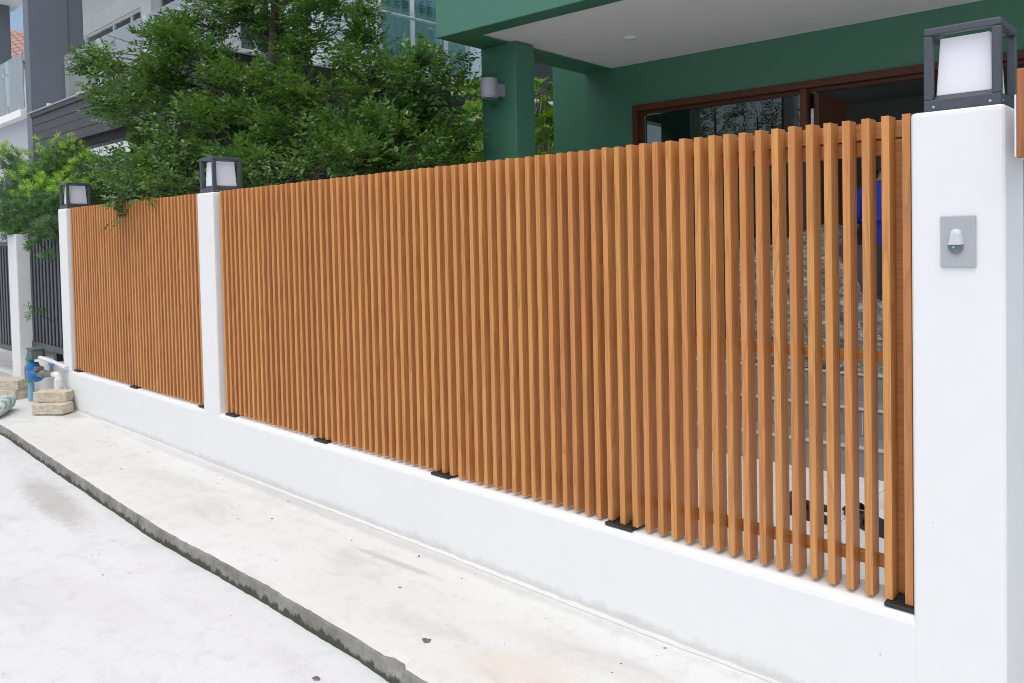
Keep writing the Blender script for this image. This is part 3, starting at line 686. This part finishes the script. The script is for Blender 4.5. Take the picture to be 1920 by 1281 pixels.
for (x, y, z, s, lab) in ((-2.473, 1.93, .003, .017, 'dark splat of dried tar on the pavement'), (-2.71, 1.585, -.082, .014, 'small dark splat of dried tar on the street slab')):
    m = MB(); n = 14; c = [(s * (.6 + .7 * rng.random()) * math.cos(2 * math.pi * k / n) * 1.3, s * (.6 + .7 * rng.random()) * math.sin(2 * math.pi * k / n), 0) for k in range(n)]
    m.v = c + [(p[0] * .6, p[1] * .6, .003) for p in c]; m.f = [tuple(range(n, 2 * n))] + [(k, (k + 1) % n, n + (k + 1) % n, n + k) for k in range(n)]
    o = m.build('tar_splat', 'leaflitter'); o.location = (x, y, z - .001); tag(o, lab, 'stain')

gm = MB()
for _ in range(80):
    x = rng.uniform(-8.5, -1.2); ky = kerb_y(x); on = rng.random() < .72
    y = (ky + .04 + (2.50 - ky - .04) * rng.random() ** .5) if on else rng.uniform(-.2, ky - .05); z = .0005 if on else -.0845
    s_ = rng.choice([.0016, .0026, .0045], p=[.65, .29, .06]); a = rng.random() * 6.28; e = rng.uniform(.8, 2.6)
    c_, n_ = math.cos(a) * s_, math.sin(a) * s_
    gm.hexa([(x + p * c_ * e - q * n_, y + p * n_ * e + q * c_, z + h_ * s_ * .6) for h_ in (0, 1) for p, q in ((-1, -1), (1, -1), (1, 1), (-1, 1))])
tag(gm.build('grit', 'litter'), 'scattered grit and dry leaf crumbs on the concrete', 'grit', kind='stuff')
# ------------------------------------------------------------------ foliage
def leaf_template(spec):
    """spec: list of (origin, axis, normal, length, width, fold); returns verts (n,3), quads"""
    V = []; F = []
    for o, a, nrm, ln, wd, fold in spec:
        o = np.array(o, float); a = np.array(a, float); a /= np.linalg.norm(a); nrm = np.array(nrm, float); nrm -= a * nrm.dot(a); nrm /= np.linalg.norm(nrm); s = np.cross(nrm, a)
        i = len(V)
        V += [o, o + a * ln * .45 + s * wd / 2 + nrm * fold * wd, o + a * ln - nrm * ln * .08, o + a * ln * .45 - s * wd / 2 + nrm * fold * wd, o + a * ln * .5]
        F += [(i, i + 1, i + 4), (i + 1, i + 2, i + 4), (i, i + 4, i + 3), (i + 4, i + 2, i + 3)]
    return np.array(V), np.array(F)
def scatter(name, mat, parent, templates, pos, axis, nrm, scale):
    VV = []; FF = []; off = 0
    for k in range(len(pos)):
        tv, tf = templates[k % len(templates)]
        a = axis[k]; n = nrm[k] - a * nrm[k].dot(a); l = np.linalg.norm(n)
        if l < 1e-4: n = np.array([0, 0, 1.]) - a * a[2]; l = np.linalg.norm(n) + 1e-6
        n /= l; s = np.cross(n, a)
        B = np.stack([a, s, n])
        VV.append(tv * scale[k] @ B + pos[k]); FF.append(tf + off); off += len(tv)
    V = np.concatenate(VV); F = np.concatenate(FF)
    me = bpy.data.meshes.new(name); me.vertices.add(len(V)); me.vertices.foreach_set('co', V.astype(np.float32).ravel())
    me.loops.add(F.size); me.loops.foreach_set('vertex_index', F.astype(np.int32).ravel())
    me.polygons.add(len(F)); me.polygons.foreach_set('loop_start', np.arange(0, F.size, 3, dtype=np.int32)); me.polygons.foreach_set('loop_total', np.full(len(F), 3, np.int32))
    me.update(calc_edges=True); me.materials.append(MT[mat]); o = bpy.data.objects.new(name, me); COL.objects.link(o); o.parent = parent
    return o
def unit(v): return v / (np.linalg.norm(v, axis=-1, keepdims=True) + 1e-9)
def spray_templates(n, length=.17, leaf=(.056, .0275), pairs=4):
    out = []
    for _ in range(n):
        spec = []; bend = rng.normal(0, .12)
        for k in range(pairs):
            f = (k + .6) / pairs; x = length * f; y = bend * f * f * length
            for sd in (-1, 1):
                ln = leaf[0] * rng.uniform(.75, 1.15) * (1.1 - .3 * f)
                spec.append(((x + rng.normal(0, .004), y, rng.normal(0, .003)), (.75 + rng.normal(0, .15), sd * .8, rng.normal(0, .25)), (rng.normal(0, .35), rng.normal(0, .35), 1), ln, leaf[1] * rng.uniform(.8, 1.15), rng.uniform(.0, .22)))
        spec.append(((length, bend * length, 0), (1, bend, rng.normal(0, .2)), (0, 0, 1), leaf[0] * 1.05, leaf[1], .1))
        out.append(leaf_template(spec))
    return out
def rosette_templates(n, cnt, leaf, elev, curl=.0):
    out = []
    for _ in range(n):
        spec = []
        for k in range(cnt):
            th = 2 * math.pi * k * .382 + rng.normal(0, .2); e = rng.uniform(*elev); ln = leaf[0] * rng.uniform(.7, 1.1)
            a = (math.sin(e), math.cos(e) * math.cos(th), math.cos(e) * math.sin(th))
            spec.append(((.012 * k / cnt * 4, 0, 0), a, (1, rng.normal(0, .2), rng.normal(0, .2)), ln, leaf[1] * rng.uniform(.8, 1.2), rng.uniform(.0, .2)))
        out.append(leaf_template(spec))
    return out
def blob_points(blobs, dens, squash=.8, inner=.35):
    P = []; D = []
    for x, y, z, r in blobs:
        n = max(6, int(dens * r * r)); d = unit(rng.normal(0, 1, (n, 3))); rad = r * (inner + (1.12 - inner) * rng.random(n) ** .6)
        rad *= 1 + .22 * np.sin(d[:, 0] * 5 + x * 7) * np.sin(d[:, 2] * 6 + z * 5)
        P.append(np.array([x, y, z]) + d * rad[:, None] * np.array([1, 1, squash])); D.append(d)
    return np.concatenate(P), np.concatenate(D)
def clump_points(blobs, nsub, per, sub_r, squash=.6):
    P = []; D = []
    for x, y, z, r in blobs:
        k = max(2, int(nsub * r * r + 2)); d = unit(rng.normal(0, 1, (k, 3)) + np.array([0, -.25, .1])); rad = r * (.35 + .75 * rng.random(k) ** .6)
        for c, dd in zip(np.array([x, y, z]) + d * rad[:, None] * np.array([1, 1, .85]), d):
            n = int(per * rng.uniform(.7, 1.3)); sr = sub_r * rng.uniform(.75, 1.3); e = unit(rng.normal(0, 1, (n, 3)))
            P.append(c + e * (sr * rng.random(n) ** .5)[:, None] * np.array([1, 1, squash])); D.append(unit(e * .8 + dd))
    return np.concatenate(P), np.concatenate(D)
def limb(mb, a, b, r0, r1, sag=.08, n=6, seed=0):
    a, b = np.array(a), np.array(b); pts = []; l = np.linalg.norm(b - a); rr = np.random.default_rng(seed)
    j = rr.normal(0, .035 * l, (n + 1, 3)); j[0] = 0; j[-1] = 0
    for k in range(n + 1):
        f = k / n; p = a + (b - a) * f + j[k] * .6; p[2] += sag * l * math.sin(math.pi * f); pts.append(tuple(p))
    mb.tube(pts, [r0 + (r1 - r0) * k / n for k in range(n + 1)], 7)
    return pts
def local(o, root): o.matrix_parent_inverse = root.matrix_basis.inverted(); return o

TREE = [(-7.49, 4.4, 3.99, .5), (-6.70, 4.3, 3.62, .38), (-8.12, 4.2, 3.99, .4), (-8.55, 4.0, 4.1, .22), (-6.29, 4.4, 3.33, .3), (-7.05, 4.3, 3.46, .2),
 (-9.58, 3.3, 3.69, .19), (-9.13, 3.4, 3.38, .32), (-8.57, 3.6, 3.66, .27), (-8.28, 3.3, 2.9, .35), (-7.92, 3.6, 3.18, .35), (-8.89, 3.2, 3.07, .21), (-9.54, 3.2, 3.52, .12),
 (-7.31, 3.7, 2.95, .38), (-6.9, 4.0, 3.04, .34), (-6.29, 4.1, 2.89, .41), (-5.76, 4.3, 2.92, .38), (-5.52, 4.5, 3.03, .24), (-5.28, 4.5, 3.15, .1), (-5.41, 4.6, 2.79, .2), (-5.53, 4.4, 2.57, .31),
 (-7.41, 3.3, 2.55, .32), (-7.28, 3.0, 2.37, .24), (-6.93, 3.4, 2.51, .29), (-6.5, 3.7, 2.47, .31), (-5.77, 3.8, 2.41, .32), (-5.38, 4.0, 2.35, .29), (-5.28, 4.4, 2.39, .21), (-6.1, 3.3, 2.18, .22),
 (-5.47, 3.4, 2.17, .19), (-5.19, 3.6, 2.14, .17), (-8.18, 3.05, 2.40, .20), (-8.75, 3.06, 2.34, .13), (-7.13, 2.8, 2.12, .17), (-7.07, 2.53, 2.0, .10), (-6.72, 2.85, 2.09, .17), (-6.12, 3.1, 2.11, .16), (-5.29, 4.6, 2.59, .12), (-5.11, 3.9, 2.15, .13),
 (-8.1, 3.5, 3.42, .24), (-8.5, 3.45, 3.25, .22), (-7.7, 4.5, 4.9, .45), (-7.0, 4.45, 4.3, .3)]
tree = thing('tree', (-7.25, 4.05, .09), 'dense dark green small leaved tree spreading over the slat fence', 'tree')
tm = MB()
trunk = [(-7.25, 4.05, .05), (-7.27, 4.03, .9), (-7.33, 4.0, 1.7), (-7.40, 4.0, 2.4), (-7.42, 4.02, 3.1), (-7.45, 4.1, 3.8), (-7.5, 4.2, 4.7)]
tm.tube(trunk, [.10, .09, .08, .07, .055, .04, .02], 10); local(tm.build('trunk', 'bark', tree, smooth=True), tree)
lm = MB()
for k, (x, y, z, r) in enumerate(TREE):
    c = np.array([x, y, z]); tz = max(1.2, min(4.2, z - .35 - .25 * abs(x + 7.4) * .5)); 
    st = np.array([np.interp(tz, [p[2] for p in trunk], [p[0] for p in trunk]), np.interp(tz, [p[2] for p in trunk], [p[1] for p in trunk]), tz])
    pts = limb(lm, st, c, .03 if r > .25 else .018, .006, .06, 7, k)
    for q in range(4): limb(lm, pts[4 + q % 3], c + rng.normal(0, r * .6, 3), .008, .003, .03, 4, k * 7 + q)
local(lm.build('limbs', 'bark', tree, smooth=True), tree)
Pp, Dd = clump_points(TREE, 100, 23, .13)
keep = ~((Pp[:, 0] > -5.75) & (Pp[:, 1] > 4.25) & (Pp[:, 2] > 3.2)) & ~((Pp[:, 1] < 2.66) & (Pp[:, 2] < 1.98) & (np.abs(Pp[:, 0] + 7.07) > .16)) & ~((Pp[:,0] > -5.2) & (Pp[:,1] > 4.6))
for gx, gy, gz, gr in ((-7.55, 3.85, 3.50, .20), (-6.75, 4.25, 3.30, .17), (-7.0, 4.3, 3.25, .15), (-5.95, 4.4, 3.28, .10)):
    q = Pp - np.array([gx, gy, gz]); dv = np.array([gx, gy, gz - 1.6]); dv /= np.linalg.norm(dv); q = q - np.outer(q @ dv, dv); keep &= (np.linalg.norm(q, axis=1) > gr) | (rng.random(len(Pp)) < .12)
Pp, Dd = Pp[keep], Dd[keep]
ax = unit(Dd * np.array([1, 1, .45]) + np.array([0, -.15, .15]) + rng.normal(0, .28, Pp.shape))
nr = unit(np.array([0, -.3, 1.0]) + Dd * .35 + rng.normal(0, .25, Pp.shape))
sc_ = rng.uniform(.75, 1.2, len(Pp))
local(scatter('crown', 'leaf', tree, spray_templates(14), Pp, ax, nr, sc_), tree)
yp = np.array([-9.05, 3.2, 3.02]) + rng.normal(0, .07, (26, 3)); local(scatter('red_shoots', 'young', tree, spray_templates(4, .12, (.035, .014), 4), yp, unit(rng.normal(0, 1, (26, 3))), unit(rng.normal(0, .4, (26, 3)) + [0, 0, 1]), np.ones(26)), tree)['kind'] = 'stuff'

YEW = [(-10.2, 3.0, 2.57, .24), (-9.04, 2.9, 2.39, .15), (-10.45, 2.8, 2.37, .15), (-11.58, 2.8, 2.67, .16), (-9.83, 2.75, 2.1, .24), (-10.52, 2.65, 1.94, .27), (-9.4, 2.9, 2.08, .23), (-11.1, 2.7, 2.28, .18), (-8.9, 2.92, 2.16, .14),
 (-9.24, 2.6, 1.79, .12), (-9.4, 2.5, 1.72, .09), (-10.84, 2.8, 2.48, .11), (-10.05, 3.0, 2.29, .24), (-9.67, 2.48, 1.58, .035), (-9.02, 2.47, 1.52, .05), (-9.49, 2.47, .92, .045), (-11.3, 2.7, 1.95, .2)]
yw = thing('needle_leaved_shrub', (-10.0, 3.0, .03), 'bright tipped narrow leaved shrub hanging over the dark metal fence', 'shrub')
ym = MB(); ym.tube([(-10, 3.0, .0), (-10.02, 2.98, 1.0), (-10.05, 2.95, 2.0), (-10.1, 2.95, 2.4)], [.05, .042, .03, .015], 8)
for k, (x, y, z, r) in enumerate(YEW): 
    if z > 1.7: limb(ym, (-10.03, 2.97, max(.9, z - .8)), (x, y, z), .014, .004, .08, 6, 100 + k)
limb(ym, (-9.4, 2.62, 1.55), (-9.02, 2.48, 1.50), .005, .003, .05, 4, 5); limb(ym, (-9.6, 2.9, .5), (-9.49, 2.5, .9), .006, .003, .1, 4, 6); limb(ym, (-9.7, 2.6, 1.75), (-9.67, 2.48, 1.56), .005, .003, .05, 4, 5)
local(ym.build('stems', 'bark', yw, smooth=True), yw)
Pp, Dd = blob_points(YEW, 4200, .85, .3); ax = unit(Dd + np.array([0, -.1, .55]) + rng.normal(0, .35, Pp.shape)); nr = unit(rng.normal(0, 1, Pp.shape))
tip = (Dd[:, 2] > .15) & (rng.random(len(Pp)) < .45) & (Pp[:, 2] > 2.1)
rt = rosette_templates(8, 14, (.066, .0085), (.1, .9)); rt2 = rosette_templates(8, 17, (.062, .0105), (.35, 1.2))
local(scatter('crown', 'yew', yw, rt, Pp[~tip], ax[~tip], nr[~tip], rng.uniform(.8, 1.15, (~tip).sum())), yw)
local(scatter('young_shoots', 'yewtip', yw, rt2, Pp[tip] + Dd[tip] * .03, ax[tip], nr[tip], rng.uniform(.8, 1.15, tip.sum())), yw)

BUSH = [(-7.29, 6.6, 3.32, .21), (-6.89, 6.4, 2.99, .2), (-7.0, 6.2, 2.86, .21), (-6.51, 6.0, 2.61, .21), (-6.64, 5.8, 2.52, .2), (-6.28, 6.8, 3.27, .1), (-6.13, 6.6, 2.92, .11), (-6.05, 6.5, 2.65, .14), (-6.2, 6.8, 2.85, .09), (-6.0, 6.2, 2.51, .11), (-7.2, 6.8, 2.4, .35), (-6.6, 6.3, 2.1, .3), (-6.9, 8.4, 2.6, .5), (-6.9, 8.0, 3.0, .3)]
bs = thing('broad_leaved_bush', (-6.75, 6.5, .09), 'light green large leaved bush growing behind the green column', 'shrub')
bmx = MB()
for k, (x, y, z, r) in enumerate(BUSH):
    for q in range(5): limb(bmx, (-6.75 + rng.normal(0, .15), 6.5 + rng.normal(0, .15), .1 + .4 * rng.random()), (x + rng.normal(0, r * .6), y + rng.normal(0, r * .6), z + rng.normal(0, r * .6)), .013, .005, .05, 6, 300 + k * 9 + q)
local(bmx.build('stems', 'twig', bs, smooth=True), bs)
Pp, Dd = blob_points(BUSH, 330, .9, .3); ax = unit(Dd * .7 + np.array([0, -.1, .6]) + rng.normal(0, .3, Pp.shape)); nr = unit(rng.normal(0, 1, Pp.shape))
local(scatter('crown', 'broad', bs, rosette_templates(8, 8, (.165, .068), (.05, .8)), Pp, ax, nr, rng.uniform(.7, 1.15, len(Pp))), bs)

# garden behind the house, seen through its rear window
gp = thing('garden_shrub', (-3.6, 12.5, 0), 'sunlit green shrub seen through the house behind the slats', 'shrub')
Pp, Dd = blob_points([(-4.9, 12.4, 2.6, .7), (-3.0, 12.5, 2.0, .7), (-4.9, 12.6, 2.0, .6), (-3.5, 12.8, 3.0, .6)], 300); local(scatter('crown', 'broad', gp, rosette_templates(4, 8, (.10, .04), (.05, .8)), Pp, unit(Dd + rng.normal(0, .4, Pp.shape)), unit(rng.normal(0, 1, Pp.shape)), np.ones(len(Pp))), gp)
m = MB(); m.tube([(-3.6, 12.5, 0), (-3.7, 12.5, 1.2), (-3.8, 12.5, 2.6)], [.06, .05, .02], 8); local(m.build('trunk', 'bark', gp), gp)

# trees and pole across the street: the door glass mirrors them
def streettree(x, y, hgt, rad, label):
    t = thing('street_tree', (x, y, -.08), label, 'tree', 'trees across the street mirrored in the door glass')
    m = MB(); m.tube([(x, y, -.08), (x + .05, y, hgt * .5), (x, y + .05, hgt * .9)], [.12, .08, .02], 8); local(m.build('trunk', 'bark', t, smooth=True), t)
    bl = [(x + rng.normal(0, rad * .5), y + rng.normal(0, rad * .4), hgt * f, rad * (1.15 - f * .75)) for f in np.linspace(.35, 1.0, 9)]
    P, D = blob_points(bl, 170, 1.0, .3); local(scatter('crown', 'far', t, spray_templates(4, .26, (.08, .034), 4), P, unit(D + rng.normal(0, .4, P.shape)), unit(np.array([0, 0, 1.]) + rng.normal(0, .4, P.shape)), np.ones(len(P)) * 1.3), t)
streettree(-8.75, -6.0, 5.1, 1.0, 'slim street tree mirrored in the door glass beside the pole'); streettree(-10.1, -6.3, 5.4, 1.1, 'tallest street tree mirrored in the door glass'); streettree(-11.9, -6.0, 5.2, 1.3, 'broad street tree mirrored at the left of the door glass')
up = thing('utility_pole', (-7.12, -4.0, -.085), 'square concrete utility pole mirrored in the door glass', 'pole')
MB().frustum(0, 0, 0, 9.0, .15, .15, .10, .10).build('shaft', 'pole', up, bevel=.02)
for z in (7.6, 8.3): MB().box(-.9, .9, -.16, -.105, z, z + .09).build('crossarm', 'castgrey', up)
for q in range(3): MB().tube([(-.12 - .02 * q, .10, 0), (-.13 - .02 * q, .09, 4), (-.12 - .02 * q, .06, 8)], .012, 6).build('cable', 'blackm', up)

# ------------------------------------------------------------------ things on the porch
wr = thing('wrapped_pile', (-2.45, 5.62, FLOOR + .002), 'pile of goods under crumpled clear plastic sheeting behind the slats', 'wrapped goods')
nx, nz = 34, 26
m = MB(); m.box(-.46, .42, -.14, .22, 0, .88); o = m.build('goods', 'charcoal', wr)
m = MB(); G = []
for i in range(nx + 1):
    f = i / nx; x = -.55 + 1.15 * f; top = .93 - .08 * math.sin(f * 9) - (max(0, f - .62) * 1.5)
    row = []
    for j in range(nz + 1):
        g = j / nz
        if g < .7: z = top * g / .7; y = -.20 - .07 * (1 - g) + .03 * math.sin(x * 23 + z * 9) + .02 * math.sin(z * 31 + x * 11)
        else: z = top + .02 * math.sin(x * 17) ; y = -.20 + (g - .7) / .3 * .45
        row.append((x + .015 * math.sin(z * 21), y, max(.003, z + .012 * math.sin(x * 41))))
    G.append(row)
for i in range(nx):
    for j in range(nz): m.quad(G[i][j], G[i + 1][j], G[i + 1][j + 1], G[i][j + 1])
m.build('plastic_sheet', 'wrap', wr, smooth=True)
tbn = thing('side_table', (-1.98, 5.78, FLOOR + .002), 'white edged table behind the slats in front of the person', 'table')
MB().box(-.19, .35, -.12, .14, .455, .48).build('table_top', 'alu', tbn, bevel=.002); MB().box(-.18, .34, -.11, .13, .4805, .52).build('dark_tray', 'charcoal', tbn)
for x in (-.17, .33):
    for y in (-.10, .12): MB().box(x - .015, x + .015, y - .015, y + .015, 0, .4545).build('leg', 'blackm', tbn)
# dark slippers on the courtyard tiles
def slipper(loc, rz, label):
    r = thing('slipper', loc, label, 'slipper', 'black slippers on the courtyard tiles', rz)
    sole = [(.052 * math.sin(2 * math.pi * k / 20) * (1 + .22 * math.cos(2 * math.pi * k / 20)), .14 * math.cos(2 * math.pi * k / 20)) for k in range(20)]
    MB().extr(sole, 'Z', 0, .022).build('sole', 'rubber', r, bevel=.004)
    m = MB(); pv = None
    for k in range(9):
        a = math.pi * k / 8; cur = [(.055 * math.cos(a), .02 + .03, .022 + .055 * math.sin(a)), (.05 * math.cos(a), .08, .022 + .05 * math.sin(a)), (.035 * math.cos(a), .13, .022 + .02 * math.sin(a))]
        if pv:
            for j in range(2): m.quad(pv[j], cur[j], cur[j + 1], pv[j + 1])
        pv = cur
    m.build('upper', 'wicker', r, smooth=True)
slipper((-1.50, 4.02, .1015), R(70), 'black slipper nearest the right pillar on the tiles'); slipper((-1.40, 3.90, .1015), R(62), 'black slipper overlapping its pair near the right pillar')
slipper((-1.83, 4.02, .1015), R(95), 'black slipper second pair, farther from the pillar'); slipper((-1.74, 3.88, .1015), R(80), 'black slipper second pair, nearer the fence')
cr = thing('plant_tray', (-1.36, 4.32, .1015), 'small green and tan tray on the courtyard tiles by the steps', 'tray')
MB().box(-.12, .2, -.1, .1, 0, .06).build('box', 'card', cr, bevel=.004); MB().box(-.11, .19, -.09, .09, .0605, .09).build('lid', 'oldgreen', cr, bevel=.006)

# ------------------------------------------------------------------ person on the landing, back turned to the street
pr = thing('person', (-2.10, 6.06, FLOOR + .002), 'person in blue shirt and navy trousers standing behind the slats, back turned', 'person', rz=R(4))
def skin(name, mat, verts, edges, radii, root=0, parent=pr, sub=2):
    me = bpy.data.meshes.new(name); me.from_pydata(verts, edges, []); me.update(); o = bpy.data.objects.new(name, me); COL.objects.link(o); o.parent = parent
    md = o.modifiers.new('Skin', 'SKIN'); md.use_smooth_shade = True
    for k, rd in enumerate(radii): me.skin_vertices[0].data[k].radius = rd if isinstance(rd, tuple) else (rd, rd)
    me.skin_vertices[0].data[root].use_root = True
    s = o.modifiers.new('Sub', 'SUBSURF'); s.levels = sub; s.render_levels = sub; me.materials.append(MT[mat]); return o
V = [(0, 0, .93), (0, 0, 1.12), (0, -.01, 1.30), (0, .01, 1.42), (0, .02, 1.50), (0, .04, 1.56), (0, .05, 1.64), (0, .05, 1.70)]
Ed = [(i, i + 1) for i in range(7)]; Ra = [(.15, .11), (.14, .10), (.16, .11), (.12, .09), (.055, .055), (.07, .085), (.078, .095), (.05, .06)]
for s in (-1, 1):
    b = len(V); V += [(s * .10, 0, .86), (s * .11, .01, .48), (s * .11, -.02, .10), (s * .11, .10, .04)]; Ra += [.085, .06, .042, (.035, .03)]; Ed += [(0, b), (b, b + 1), (b + 1, b + 2), (b + 2, b + 3)]
    b = len(V); V += [(s * .19, 0, 1.38), (s * .235, .0, 1.12), (s * .17, .20, 1.02), (s * .14, .27, 1.02), (s * .13, .31, 1.01)]; Ra += [.055, .042, .03, .032, .026]; Ed += [(3, b), (b, b + 1), (b + 1, b + 2), (b + 2, b + 3), (b + 3, b + 4)]
    h0 = b + 3
    for q, (dx, ln) in enumerate(((-.027, .065), (-.009, .075), (.009, .07), (.026, .055))):
        b = len(V); V += [(s * .13 + dx, .34, 1.005), (s * .13 + dx, .34 + ln * .5, .995), (s * .13 + dx, .34 + ln * .8, .965)]; Ra += [.009, .0085, .008]; Ed += [(h0 + 1, b), (b, b + 1), (b + 1, b + 2)]
    b = len(V); V += [(s * .13 - s * .04, .31, 1.02), (s * .13 - s * .055, .345, 1.01)]; Ra += [.011, .009]; Ed += [(h0, b), (b, b + 1)]
body = skin('body', 'skin', V, Ed, Ra)
V = [(0, 0, .84), (0, 0, 1.0), (0, 0, 1.15), (0, -.01, 1.31), (0, .005, 1.42), (0, .015, 1.475)]; Ed = [(i, i + 1) for i in range(5)]; Ra = [(.185, .135), (.175, .13), (.175, .125), (.19, .135), (.14, .10), (.07, .07)]
for s in (-1, 1): b = len(V); V += [(s * .20, 0, 1.385), (s * .225, 0, 1.27), (s * .24, .0, 1.12)]; Ra += [.075, .072, .066]; Ed += [(4, b), (b, b + 1), (b + 1, b + 2)]
sh = skin('shirt', 'shirt', V, Ed, Ra, 1)
V = [(0, 0, .92), (0, 0, .84)]; Ed = [(0, 1)]; Ra = [(.165, .125), (.16, .125)]
for s in (-1, 1): b = len(V); V += [(s * .10, 0, .76), (s * .11, .01, .46), (s * .115, -.01, .10)]; Ra += [.10, .08, .068]; Ed += [(1, b), (b, b + 1), (b + 1, b + 2)]
skin('trousers', 'trousers', V, Ed, Ra)
skin('hair', 'hair', [(0, .015, 1.57), (0, .02, 1.64), (0, .04, 1.71), (0, .09, 1.74)], [(0, 1), (1, 2), (2, 3)], [(.068, .06), (.088, .085), (.088, .095), (.07, .05)], 1)
for s in (-1, 1):
    skin('ear', 'skin', [(s * .078, .055, 1.60), (s * .084, .05, 1.62), (s * .084, .045, 1.645)], [(0, 1), (1, 2)], [.010, .016, .014], 0)
    skin('shoe', 'rubber', [(s * .11, -.05, .045), (s * .11, .06, .045), (s * .11, .17, .035)], [(0, 1), (1, 2)], [(.042, .042), (.048, .04), (.042, .03)], 0)
pr.scale = (.93, .93, .915)
# white print across the back of the shirt: only the first strokes show between the slats
y0 = -.158
m = MB()
for a in ((-.125, -.065, 1.255, 1.27), (-.100, -.085, 1.20, 1.2545), (.105, .120, 1.20, 1.27)): m.box(a[0], a[1], y0 - .002, y0 + .03, a[2], a[3])
m.build('shirt_print', 'print', pr)
